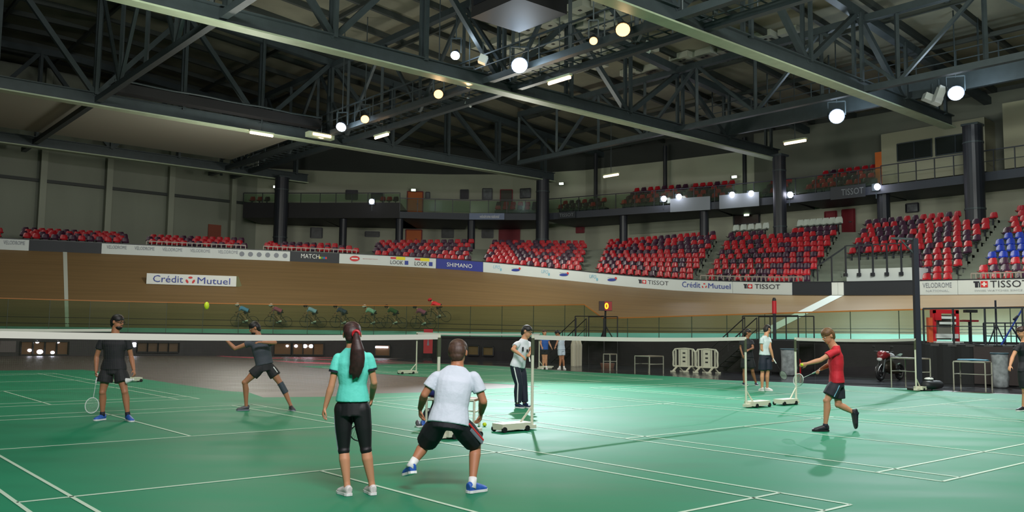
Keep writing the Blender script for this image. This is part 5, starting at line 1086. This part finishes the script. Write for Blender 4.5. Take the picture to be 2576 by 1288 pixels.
for px, py, lb, jm, hm in CYC:
    s, f_ = trackpt(px, py); f_ = max(f_, .03); O = on_track(s, f_); tt = -inner(s)[2]; nn = inner(s)[1]; lean = R_(22); u = (UP*math.cos(lean) - nn*math.sin(lean)).normalized(); u = (u-tt*u.dot(tt)).normalized(); O = O+u*.02
    P = bicycle(O, tt, u, 'track bicycle ridden by the cyclist in '+lb, mat('bike_frame', (50, 54, 60)))
    J = dict(hd=P(.40,1.36), nk=P(.30,1.28), shA=P(.22,1.22,-.18), shB=P(.22,1.22,.18), elA=P(.30,.98,-.22), elB=P(.30,.98,.22), wrA=P(.47,.86,-.2), wrB=P(.47,.86,.2), hiA=P(-.20,1.02,-.09), hiB=P(-.20,1.02,.09), knA=P(.14,.80,-.1), knB=P(.20,.72,.1), anA=P(-.16,.46,-.11), anB=P(.02,.29,.11), toA=P(-.03,.38,-.11), toB=P(.17,.22,.11))
    rd = person('cyclist in '+lb+', riding behind the glass fence', J, dict(k=.95, fwd=tuple(tt), face=tuple(tt), headup=tuple((u*.9+tt*.3)), top=jm, bot=mat('bib_black', (26, 26, 32)), shoe=M_WHITE, hair=HB, skin=SKIN, leg=.6, hem=.02, topname='jersey', flare=0, vox=.02, sleeve=.5))
    rd['group'] = 'cyclists on the track'; rd['category'] = 'cyclist'
    mb = MB(); h = J['hd']; hu = (u*.9+tt*.3).normalized(); sx = tt.cross(hu); mb.ell(h+hu*.05-tt*.01, (.10,.135,.095), (sx, (tt-hu*tt.dot(hu)).normalized(), hu)); mb.build('helmet', hm, rd, smooth=True)

# ------------------------------------------------------------------ things around the infield
# lit windows in the infield wall
wn = [0]
def litwin(px0, px1, z0, z1, lamps=(), frame=M_BLACK, m=M_AMBER):
    wn[0] += 1; s0, s1 = s_in(px0, .6), s_in(px1, .6); p, n0, _ = inner(s0); q, n1, _ = inner(s1); a, c_ = p-n0*.03, q-n1*.03; mb = MB(); mb.quad(a+UP*z0, c_+UP*z0, c_+UP*z1, a+UP*z1); o = mb.build('window_%d' % wn[0], m, kind='structure')
    mb = MB(); k = max(1, round((px1-px0)/30))
    for i in range(k+1): x = a.lerp(c_, i/k)-n0*.03; mb.beam(x+UP*z0, x+UP*z1, .10, .06)
    mb.beam(a-n0*.03+UP*z1, c_-n1*.03+UP*z1, .08, .08); mb.beam(a-n0*.03+UP*z0, c_-n1*.03+UP*z0, .08, .08); mb.build('window_frame', frame, o)
    for px, z_, r_ in lamps: s = s_in(px, .6); x, nn, _ = inner(s); mb = MB(); mb.ell(x-nn*.06+UP*z_, (r_, .03, r_*.8), (inner(s)[2], nn, UP)); mb.build('ceiling_spot', M_SMALL, o)
litwin(52, 172, .05, .78, ((75, .3, .1), (101, .22, .15), (133, .18, .1), (93, .75, .09), (145, .75, .09)))
litwin(345, 450, .2, .75, ((338, .62, .16),), m=mat('lit_dim', (80, 60, 40), emit=.012, ecol=(160, 120, 60)))
litwin(690, 733, .1, .8, ((723, .62, .08),)); litwin(737, 815, .1, .8, ((745, .62, .1), (768, .62, .13), (783, .62, .13)))
litwin(884, 908, .2, .7, m=mat('lit_dim', (80, 60, 40), emit=.012, ecol=(160, 120, 60)))
s = s_in(960, .6); x, nn, tt = inner(s); litwin(944, 982, .1, .75); mb = MB(); mb.beam(x-nn*.08+UP*.62-tt*.35, x-nn*.08+UP*.62+tt*.4, .06, .09); mb.build('tube_lamp', M_SMALL, label='short white tube lamp low on the infield wall right of the ponytail', cat='lamp')
litwin(1178, 1205, .25, .8, m=mat('lit_dim2', (90, 74, 44), emit=.02, ecol=(170, 140, 70))); litwin(1216, 1242, .25, .75, m=mat('lit_dim2', (90, 74, 44), emit=.02, ecol=(170, 140, 70)))
# grey panel and boxes low on the wall
s0, s1 = s_in(0, .6), s_in(40, .6); a, c_ = inner(s0)[0]-inner(s0)[1]*.05, inner(s1)[0]-inner(s1)[1]*.05; mb = MB(); mb.quad(a+UP*.2, c_+UP*.2, c_+UP*.8, a+UP*.8); mb.build('wall_panel', mat('panel_dark', (92, 84, 84), .5), kind='structure')
# hanging red banner
s = s_in(1077, 1); x, nn, tt = inner(s); c_ = AT(1077, 860, x.y-1.2); rt = thing('banner', V((c_.x, c_.y, .2)), 'red upright banner on a stand behind the far net post', 'banner'); mb = MB(); zt, zb_ = AT(1077, 828, c_.y).z, AT(1077, 889, c_.y).z; mb.box(V((c_.x, c_.y, (zt+zb_)/2)), (.52, .03, zt-zb_)); mb.build('cloth', M_RED, rt)
mb = MB(); mb.tube([V((c_.x, c_.y+.04, 0)), V((c_.x, c_.y+.04, zt))], .02, 6); mb.box(V((c_.x, c_.y+.04, .02)), (.5, .4, .04)); mb.build('stand', M_BLACK, rt)
mb = MB(); mb.poly([V((c_.x+a_, c_.y-.02, zb_+.45+b_)) for a_, b_ in ((0, .5), (-.06, 0), (.06, 0))]); mb.build('emblem', M_GREY, rt)
# steps up to the track with landing
def stairs(base, d, h, run, width, n, label, rails=True, m=M_BLACK, sides=(-1, 1)):
    d = V(d).normalized(); s_ = d.cross(UP); rt = thing('stairs', base, label, 'stairs'); mb = MB()
    for i in range(n): mb.box(base+d*(run*(i+.5)/n)+UP*(h*(i+1)/n-.03), (run/n*1.1, width, .05), d)
    mb.build('treads', mat('tread', (52, 52, 56), .6), rt); mb = MB()
    for k in (-1, 1): mb.beam(base+s_*k*width/2+UP*.05, base+d*run+s_*k*width/2+UP*h, .06, .22)
    mb.build('stringer', m, rt); mb = MB()
    for k in sides:
        a, c_ = base+s_*k*width/2, base+d*run+s_*k*width/2+UP*h; mb.tube([a+UP*1.0, c_+UP*1.0], .025, 6); mb.tube([a+UP*.5, c_+UP*.5], .018, 6)
        for f_ in (0, .5, 1): mb.tube([a.lerp(c_, f_), a.lerp(c_, f_)+UP*1.0], .022, 6)
    mb.build('handrail', m, rt); return base+d*run+UP*h
lb_ = GP(1448, 925); top = inner(s_in(1500, 1.3))[0]; dd_ = V((1,.0,0)); ls = s_in(1505, 1.3); L0 = inner(ls)[0]-inner(ls)[1]*.9; run_ = 1.5
tdir = inner(ls)[2]; bs_ = L0-tdir*2.2; bs_ = V((bs_.x, bs_.y, 0)); stairs(bs_, tdir, 1.35, 1.75, .9, 7, 'black metal steps climbing to the track below the lap counter')
lt = thing('landing', V((L0.x, L0.y, 0)), 'black steel landing with guard rails under the lap counter', 'platform'); e0 = L0-tdir*.45; mb = MB(); mb.box(L0+tdir*.5+UP*1.36, (1.9, 1.3, .06), tdir); mb.build('deck', M_BLACK, lt); mb = MB()
for x_ in (-.4, 1.4):
    for y_ in (-.6, .6): mb.tube([L0+tdir*x_+inner(ls)[1]*y_, L0+tdir*x_+inner(ls)[1]*y_+UP*2.45], .03, 6)
for y_ in (-.6, .6):
    mb.tube([L0-tdir*.4+inner(ls)[1]*y_+UP*2.45, L0+tdir*1.4+inner(ls)[1]*y_+UP*2.45], .028, 6)
mb.build('guard_rail', M_BLACK, lt)
lc = AT(1523, 770, L0.y+.2); rt = thing('lap_counter', V((lc.x, lc.y, 1.4)), 'red lap counter showing a yellow 0 on a black stand', 'scoreboard'); mb = MB(); mb.box(lc, (.66, .28, .50)); mb.build('casing', mat('counter_dark', (44, 14, 18), .5), rt)
mb = MB(); mb.box(lc+V((.13,-.15,0)), (.38, .03, .46)); mb.build('red_face', mat('counter_red', (150, 16, 22), .5), rt); mb = MB(); mb.ring(lc+V((.04,-.18,.0)), (.07, .13), .03, V((1,0,0)), UP, 24, 6); mb.build('digit', mat('digit_yellow', (255, 200, 40), emit=3, ecol=(255, 190, 30)), rt)
mb = MB(); mb.tube([V((lc.x, lc.y, 1.4)), V((lc.x, lc.y, lc.z-.25))], .05, 8)
for a_ in (0, 2.1, 4.2): mb.tube([V((lc.x, lc.y, 2.0)), V((lc.x+.35*math.cos(a_), lc.y+.35*math.sin(a_), 1.4))], .03, 6)
mb.build('stand', M_BLACK, rt)
# second steps and red pillar at the right
ls = s_in(1945, 1.3); nn = inner(ls)[1]; tdir = inner(ls)[2]; L0 = inner(ls)[0]-nn*1.0; bs_ = L0-tdir*2.2; bs_ = V((bs_.x, bs_.y, 0)); stairs(bs_, tdir, 1.35, 1.75, .9, 6, 'black metal steps behind the far pair of players')
lt = thing('landing', V((L0.x, L0.y, 0)), 'black landing with guard rails beside the red topped pole', 'platform'); mb = MB(); mb.box(L0+tdir*.9+UP*1.36, (2.7, 1.3, .06), tdir); mb.build('deck', M_BLACK, lt); mb = MB(); 
for x_ in (-.45, .9, 2.2):
    for y_ in (-.6, .6): mb.tube([L0+tdir*x_+nn*y_, L0+tdir*x_+nn*y_+UP*2.4], .028, 6)
for y_ in (-.6, .6): mb.tube([L0-tdir*.45+nn*y_+UP*2.4, L0+tdir*2.2+nn*y_+UP*2.4], .026, 6)
mb.build('guard_rail', M_BLACK, lt); mb = MB(); mb.box(L0+tdir*.9-nn*.66+UP*.72, (2.7, .03, 1.25), tdir); mb.build('skirt', M_BLACK, lt)
rp = AT(1948, 790, L0.y); rt = thing('signal_pole', V((rp.x, rp.y, 1.4)), 'black pole topped by a fat red cylinder beside the finish line', 'pole'); zt = AT(1948, 757, rp.y).z; zb_ = AT(1948, 789, rp.y).z
mb = MB(); mb.tube([V((rp.x, rp.y, 1.4)), V((rp.x, rp.y, zb_))], .075, 10); mb.build('pole', M_STEELK, rt); mb = MB(); mb.tube([V((rp.x, rp.y, zb_)), V((rp.x, rp.y, zt))], .095, 16); mb.build('cylinder', M_RED, rt); mb = MB(); mb.tube([V((rp.x, rp.y, zt)), V((rp.x, rp.y, zt+.08)), V((rp.x, rp.y, zt+.14))], [.085, .08, .05], 12); mb.build('cap', M_BLACK, rt)
# metal framed benches
def bench(px0, px1, py0, py1, label, h=.47, dep=.42, mt=mat('bench_metal', (150, 150, 136), .45), ms=mat('bench_seat', (120, 112, 96), .6), under=True):
    p, q = GP(px0, py0), GP(px1, py1); d = (q-p).normalized(); s_ = V((-d.y, d.x, 0)); rt = thing('bench', p.lerp(q, .5), label, 'bench'); mb = MB()
    mb.box(p.lerp(q, .5)+s_*dep/2+UP*(h-.02), ((q-p).length, dep, .04), d); mb.build('seat', ms, rt)
    for e in (p, q):
        for k in (0, 1): mb = MB(); mb.tube([e+s_*dep*k, e+s_*dep*k+UP*(h-.03)], .02, 8); mb.build('leg', mt, rt)
    mb = MB()
    for k in (0, 1): mb.beam(p+s_*dep*k+UP*(h*.98), q+s_*dep*k+UP*(h*.98), .035, .035)
    if under: mb.beam(p+s_*dep/2+UP*h*.55, q+s_*dep/2+UP*h*.55, .025, .025)
    for e in (p, q): mb.beam(e+UP*h*.55, e+s_*dep+UP*h*.55, .025, .025)
    mb.build('frame', mt, rt); return p, q, d, s_
bench(1597, 1634, 940, 942, 'bare metal framed bench left of the plastic barriers', h=.72, dep=.9); bench(1518, 1534, 932, 933, 'small metal framed stool at the foot of the steps', h=.72, dep=.4)
bench(2243, 2305, 975, 980, 'metal framed bench behind the post beside the motorbike', h=.95, dep=.6); b2 = bench(2400, 2480, 981, 985, 'metal framed bench with blue cloth in front of the black curtain', h=.88, dep=.7)
mb = MB(); c_ = b2[0].lerp(b2[1], .55)+b2[3]*.3+UP*.92; mb.tube([c_-b2[2]*.4, c_, c_+b2[2]*.4], [(.2,.02), (.22,.035), (.18,.02)], 10, side=b2[3]); mb.build('folded_cloth', mat('cloth_blue', (60, 130, 160), .8), label='blue folded cloth lying on the bench by the black curtain', cat='cloth')
b3 = bench(1072, 1192, 1073, 1077, 'cream framed bench behind the crouching man', h=.47, dep=.4, mt=M_POST, ms=mat('bench_orange', (150, 96, 64), .6))
# bags and shoes round that bench
def bag(c_, sz, d, m, label, handle=True):
    d = V(d).normalized(); s_ = V((-d.y, d.x, 0)); rt = thing('sports_bag', c_, label, 'bag'); mb = MB(); L_, W_, H_ = sz
    mb.tube([c_+UP*H_/2-d*L_/2, c_+UP*H_/2-d*L_*.42, c_+UP*H_/2, c_+UP*H_/2+d*L_*.42, c_+UP*H_/2+d*L_/2], [(W_*.3,H_*.3), (W_*.46,H_*.46), (W_*.5,H_*.5), (W_*.46,H_*.46), (W_*.3,H_*.3)], 14, side=s_); mb.build('body', m, rt, smooth=True)
    mb = MB(); mb.tube([c_+UP*H_*.98-d*L_*.2, c_+UP*H_*1.3-d*L_*.1, c_+UP*H_*1.3+d*L_*.1, c_+UP*H_*.98+d*L_*.2], .012, 6); mb.build('strap', M_BLACK, rt)
p_ = b3[0]+b3[3]*.2+b3[2]*.12; bag(p_+UP*.47, (.42, .26, .22), b3[2], mat('bag_blue', (36, 44, 110), .7), 'blue bag on the left end of the bench behind the crouching man'); bag(b3[0]+b3[3]*.2+b3[2]*.1, (.4, .28, .3), b3[2], mat('bag_dark', (28, 30, 46), .7), 'dark bag under the left end of the bench'); bag(b3[1]+b3[3]*.2-b3[2]*.30+UP*.47, (.3,.2,.16), b3[2], mat('bag_blue2', (30, 40, 90), .7), 'small blue bag on the right end of the bench')
def loose_shoe(p, d, m, label): 
    rt = thing('shoe', p, label, 'shoe', 'shoes under the bench'); d = V(d).normalized(); ORG[rt.name] = p; shoe(rt, p+UP*.075+d*.05, p+d*.2+UP*.0, m, M_WHITE, 1.0, 'upper')
loose_shoe(GP(1050, 1072), (.3,-1,0), SGY, 'grey shoe standing alone left of the bench'); loose_shoe(GP(1063, 1071), (.3,-1,0), SBL, 'blue shoe standing beside the bench leg')
# long black bag on the right post base
pe = pE+ND*.95; bag(V((pe.x, pe.y-.1, .02)), (1.0, .36, .28), ND, mat('bag_black', (26, 28, 34), .6), 'long black sports bag on the base of the post by the tall pole'); mb = MB(); mb.ell(V((pe.x-.1, pe.y-.12, .34)), (.14,.1,.045)); mb.build('towel', M_WHITE, smooth=True, label='white towel lying on the long black bag', cat='towel')
# plastic crowd barriers
def barrier(px0, px1, py, label):
    p, q = GP(px0, py), GP(px1, py+2); d = (q-p).normalized(); s_ = V((-d.y, d.x, 0)); L_ = (q-p).length; rt = thing('crowd_barrier', p.lerp(q, .5), label, 'barrier'); m = mat('barrier_cream', (190, 190, 170), .5); z0, z1 = .24, 1.0
    mb = MB(); pts = []
    out = [(0, z0+.05), (.03, z0), (.97, z0), (1, z0+.05), (.985, .5), (1, .85), (.9, z1-.03), (.5, z1), (.1, z1-.03), (0, .85), (.015, .5)]
    for a, c_ in zip(out, out[1:]+out[:1]): mb.beam(p+d*a[0]*L_+UP*a[1], p+d*c_[0]*L_+UP*c_[1], .05, .09, up=s_)
    for f_ in (.12, .28, .72, .88): mb.beam(p+d*f_*L_+UP*z0, p+d*f_*L_+UP*(z1-.04), .05, .06, up=s_)
    mb.box(p+d*L_*.5+UP*.61, (L_*.34, .04, .72), d); mb.build('panel', m, rt)
    mb = MB()
    for z_ in (.45, .62, .80): mb.box(p+d*L_*.5-s_*.025+UP*z_, (L_*.12, .01, .06), d)
    mb.build('slot', M_BLACK, rt)
    for f_ in (.2, .8):
        c_ = p+d*f_*L_; mb = MB(); mb.beam(c_+UP*.26, c_-s_*.25+d*-.12+UP*.03, .07, .05); mb.beam(c_+UP*.26, c_+s_*.25+d*.12+UP*.03, .07, .05); mb.beam(c_-s_*.25+d*-.22+UP*.03, c_-s_*.25+UP*.03, .08, .05); mb.beam(c_+s_*.25+d*.22+UP*.03, c_+s_*.25+UP*.03, .08, .05); mb.build('foot', m, rt)
barrier(1694, 1749, 935, 'pale plastic crowd barrier, left of two, by the dark wall'); barrier(1751, 1806, 938, 'pale plastic crowd barrier, right of two, by the dark wall')
# bags on stands (clear refuse sacks)
def sack(px, py, w_, h, label, m=mat('sack_clear', (140, 146, 150), .3, noise=.4, nscale=6, alpha=.85)):
    p = GP(px, py); rt = thing('refuse_sack', p, label, 'refuse sack'); mb = MB(); n = 14; i0 = 0
    zs = [0, .05, .3, .6, .85, 1.0]; rs = [.36, .47, .5, .46, .48, .5]
    for z_, r_ in zip(zs, rs): mb.v += [p+UP*z_*h+V((math.cos(2*PI*i/n), math.sin(2*PI*i/n), 0))*w_*r_*(1+.07*math.sin(i*2.4+z_*5)) for i in range(n)]
    for k in range(len(zs)-1):
        for i in range(n): mb.f.append((k*n+i, k*n+(i+1) % n, (k+1)*n+(i+1) % n, (k+1)*n+i)); mb.mi.append(0)
    mb.f.append(tuple(reversed(range(n)))); mb.mi.append(0); mb.build('bag', m, rt, smooth=True)
    mb = MB(); mb.ring(p+UP*h, w_*.5, .03, V((1,0,0)), V((0,1,0)), 20, 6); mb.build('rim', mat('rim_teal', (60, 84, 96), .5), rt); mb = MB(); mb.tube([p+UP*.0+V((0,w_*.6,0)), p+UP*h+V((0,w_*.55,0))], .025, 6); mb.build('stand', M_STEEL, rt)
sack(1985, 945, .62, 1.05, 'clear refuse sack on a stand by the dark wall, left of the motorbike'); sack(2517, 976, .5, 1.1, 'clear refuse sack on a stand beside the man at the right edge')
# motorbike
mc = GP(2240, 957); fw = V((-.75, -.62, 0)).normalized(); sd = fw.cross(UP); Q = lambda x, z, y=0: mc+fw*x+UP*z+sd*y; rt = thing('motorcycle', mc, 'white and red motorcycle parked by the dark wall', 'motorcycle')
for x in (-.7, .72): mb = MB(); mb.ring(Q(x, .31), .26, .055, fw, UP, 26, 8); mb.ring(Q(x, .31), .14, .03, fw, UP, 18, 6); mb.tube([Q(x,.31,-.08), Q(x,.31,.08)], .05, 10); mb.build('wheel', M_BLACK, rt)
mb = MB(); mb.tube([Q(.72,.31,.1), Q(.48,.95,.1)], .03, 8); mb.tube([Q(.72,.31,-.1), Q(.48,.95,-.1)], .03, 8); mb.tube([Q(-.7,.31,.1), Q(-.1,.45,.1)], .035, 8); mb.tube([Q(-.7,.31,-.1), Q(-.1,.45,-.1)], .035, 8); mb.build('fork', M_STEEL, rt)
mb = MB(); mb.ell(Q(.05,.48), (.34,.17,.25), (fw, sd, UP)); mb.box(Q(-.15,.35), (.5,.26,.2), fw); mb.build('engine', mat('engine_dark', (46, 40, 34), .4, metal=.5), rt, smooth=False)
mb = MB(); mb.tube([Q(.4,.80), Q(.2,.93), Q(-.05,.88), Q(-.2,.78)], [(.10,.08), (.17,.13), (.16,.12), (.10,.06)], 14, side=sd); mb.build('tank', mat('bike_white', (205, 210, 218), .25), rt, smooth=True)
mb = MB(); mb.tube([Q(-.15,.80), Q(-.5,.82), Q(-.85,.95)], [(.12,.05), (.14,.05), (.08,.03)], 12, side=sd); mb.build('saddle', M_BLACK, rt, smooth=True)
mb = MB(); mb.tube([Q(.35,.9), Q(.6,.92), Q(.78,.82)], [(.2,.16), (.19,.17), (.06,.08)], 14, side=sd); mb.build('fairing', mat('bike_red', (120, 26, 36), .3), rt, smooth=True); mb = MB(); mb.ell(Q(.76,.78), (.05,.1,.07), (fw, sd, UP)); mb.build('headlamp', M_WHITEB, rt, smooth=True)
mb = MB(); mb.tube([Q(.45,1.05,.36), Q(.5,1.04,.2), Q(.5,1.02,-.2), Q(.45,1.05,-.36)], .018, 8); mb.tube([Q(.5,1.02,.25), Q(.52,1.2,.32)], .01, 6); mb.ell(Q(.52,1.22,.34), (.02,.07,.045), (fw, sd, UP)); mb.tube([Q(.5,1.02,-.25), Q(.52,1.2,-.32)], .01, 6); mb.ell(Q(.52,1.22,-.34), (.02,.07,.045), (fw, sd, UP)); mb.build('handlebar', M_BLACK, rt)
mb = MB(); mb.tube([Q(-.1,.28,.2), Q(-.5,.32,.22), Q(-.85,.45,.22)], [.03, .055, .06], 10); mb.build('exhaust', M_STEELL, rt, smooth=True); mb = MB(); mb.tube([Q(.72,.6), Q(.9,.5), Q(.98,.36)], [(.07,.012), (.08,.012), (.06,.01)], 10, side=sd); mb.build('mudguard', mat('bike_white', (205, 210, 218), .25), rt)
# tall black pole with arm
tp = GP(2312, 982); rt = thing('tall_pole', tp, 'tall black pole with a short arm rising beside the net post', 'pole'); zt = AT(2300, 600, tp.y).z; mb = MB(); mb.box(tp+UP*zt/2, (.15, .15, zt)); mb.build('pole', M_NAVY, rt); mb = MB(); mb.beam(tp+UP*(zt-.02), V((AT(2242, 600, tp.y).x, tp.y, zt)), .06, .06); mb.beam(tp+UP*(zt-.5), V((AT(2266, 606, tp.y).x, tp.y, zt-.05)), .035, .035); mb.build('arm', M_STEEL, rt); mb = MB(); mb.box(tp+UP*.03, (.5, .5, .06)); mb.build('foot_plate', M_BLACK, rt)
# riders' platform behind the black curtain
f0 = GP(2322, 962); f0 = V((f0.x, f0.y, 0)); f1 = f0+E1*11; dz = 1.36; bk_ = (T0-f0).dot(N); rt = thing('riders_platform', f0, 'raised platform wrapped in a black curtain at the right edge', 'platform'); mb = MB(); mb.hexa([f0+UP*(dz-.08), f1+UP*(dz-.08), f1+N*bk_+UP*(dz-.08), f0+N*bk_+UP*(dz-.08), f0+UP*dz, f1+UP*dz, f1+N*bk_+UP*dz, f0+N*bk_+UP*dz]); mb.build('deck', mat('deck_grey', (60, 60, 62), .6), rt)
mb = MB(); n = 90
for i in range(n):
    a, c_ = f0+E1*11*i/n-N*(.03*math.sin(i*1.3)), f0+E1*11*(i+1)/n-N*(.03*math.sin((i+1)*1.3)); mb.quad(a, c_, c_+UP*dz, a+UP*dz)
mb.quad(f0, f0+N*bk_, f0+N*bk_+UP*dz, f0+UP*dz); mb.build('curtain', mat('curtain_black', (22, 24, 26), .85), rt)
mb = MB(); a, c_ = f0+E1*1.75-N*.06, f0+E1*3.3-N*.06; mb.hexa([a+UP*.05, c_+UP*.05, c_+N*.03+UP*.05, a+N*.03+UP*.05, a+UP*1.3, c_+UP*1.3, c_+N*.03+UP*1.3, a+N*.03+UP*1.3]); mb.build('hatch', mat('hatch_brown', (48, 40, 40), .7), rt)
def on_deck(px, off=.1):     # deck point near its front edge in a picture column
    lo, hi = 0, 11
    for _ in range(30):
        md = (lo+hi)/2
        if PX(f0+E1*md+N*off+UP*dz)[0] < px: lo = md
        else: hi = md
    return f0+E1*lo+N*off+UP*dz
railing('platform_railing', [on_deck(2325), on_deck(2400), on_deck(2480), on_deck(2575), on_deck(2650)], 1.24, 'dark tubular railing along the curtained platform', posts=1.55)
def tb(mb, a, c_, r_=.03): mb.tube([a, c_], r_, 6)
g0 = on_deck(2378, 1.6); rt = thing('start_gate', g0, 'red starting gate machine standing on the curtained platform', 'machine'); mb = MB()
for x_ in (-.42, .42): mb.box(g0+V((x_,0,.62)), (.12, .22, 1.2))
mb.box(g0+V((0,0,1.17)), (.95, .22, .14)); mb.box(g0+V((-.32,-.1,.98)), (.22, .2, .26)); mb.build('red_frame', M_RED, rt); mb = MB()
for z_ in (.95, .75): mb.box(g0+V((.05,-.12,z_)), (.6, .05, .09))
mb.box(g0+V((0,-.05,.28)), (.8, .3, .16)); mb.box(g0+V((0,-.1,.06)), (1.0, .5, .06)); mb.build('clamp', M_WHITEB, rt); mb = MB(); mb.box(g0+V((-.6,-.1,.5)), (.16, .16, .9)); mb.build('orange_strut', mat('strut_orange', (196, 84, 50), .5), rt); mb = MB(); mb.box(g0+V((.0,.08,.6)), (.5, .1, .9)); mb.build('back_plate', mat('plate_grey', (96, 96, 90), .6), rt)
g1 = on_deck(2440, 1.0); rt = thing('side_table', g1, 'small stand with a red top beside the starting gate', 'table'); mb = MB(); mb.box(g1+UP*.82, (.52, .3, .07)); mb.build('table_top', mat('top_red', (130, 34, 44), .5), rt); mb = MB(); tb(mb, g1, g1+UP*.8, .04); mb.box(g1+UP*.02, (.5, .4, .04)); mb.build('leg', M_NAVY, rt)
mb = MB(); g2 = on_deck(2444, .6); mb.box(g2+UP*1.15, (.4, .2, .1)); tb(mb, g2, g2+UP*1.1, .03); mb.box(g2+UP*.02, (.4,.3,.04)); mb.build('camera_monitor', M_BLACK, label='small black monitor on a thin stand above the red topped table', cat='monitor')
g3 = on_deck(2530, 1.3); rt = thing('bicycle_rack', g3, 'dark metal bicycle rack frame on the platform near the right edge', 'rack'); 
for k in range(5): mb = MB(); tb(mb, g3+E1*(k*.35-.7), g3+E1*(k*.35-.7)+UP*.75, .025); mb.build('upright', M_NAVY, rt)
mb = MB(); tb(mb, g3-E1*.7+UP*.75, g3+E1*.7+UP*.75, .025); tb(mb, g3-E1*.7+UP*.3, g3+E1*.7+UP*.3, .02); mb.build('cross_bar', M_NAVY, rt)
g4 = on_deck(2508, .35); rt = thing('tripod', g4, 'tall dark tripod rising from the platform beside the rack', 'tripod'); mb = MB(); tb(mb, g4+UP*.5, g4+UP*1.5, .035); mb.build('column', M_NAVY, rt)
for a_ in (0, 2.1, 4.2): mb = MB(); tb(mb, g4+UP*.7, g4+V((.3*math.cos(a_), .3*math.sin(a_), 0)), .022); mb.build('leg', M_NAVY, rt)
g5 = on_deck(2556, .7); rt = thing('repair_stand', g5, 'blue slanted repair stand on the platform beside the man in black', 'stand'); mb = MB(); tb(mb, g5+V((-.5,0,0)), g5+V((.28,0,1.25)), .03); mb.build('slanted_tube', mat('stand_blue', (36, 60, 140), .4), rt); mb = MB(); tb(mb, g5+V((.25,0,0)), g5+V((-.12,0,.6)), .03); tb(mb, g5+V((-.05,0,.85)), g5+V((.1,0,.98)), .04); mb.build('support', M_NAVY, rt)
# fire extinguisher red box on the wall and items by the steps
s = s_in(2020, .6); x, nn, tt = inner(s); mb = MB(); mb.tube([x-nn*.35+UP*.0, x-nn*.35+UP*.55, x-nn*.35+UP*.65], [.1, .1, .03], 12); mb.build('fire_extinguisher', M_RED, label='red fire extinguisher standing at the dark wall behind the man in red', cat='fire extinguisher')
c_ = GP(1528, 926); mb = MB(); mb.tube([c_, c_+UP*.22], [.28, .34], 14); mb.build('basket', mat('basket_brown', (110, 76, 62), .7), label='low brown basket at the foot of the small stool', cat='basket')
for k in range(3):
    c_ = GP(1442+9*k, 921)+V((0, .3*k, 0)); mb = MB(); mb.tube([c_, c_+UP*1.0, c_+UP*1.25], [.12, .13, .06], 10); mb.build('rolled_mat', mat('roll_cream', (176, 170, 150), .7), label='upright pale rolled mat leaning under the steps', cat='rolled mat', group='rolled mats under the steps')
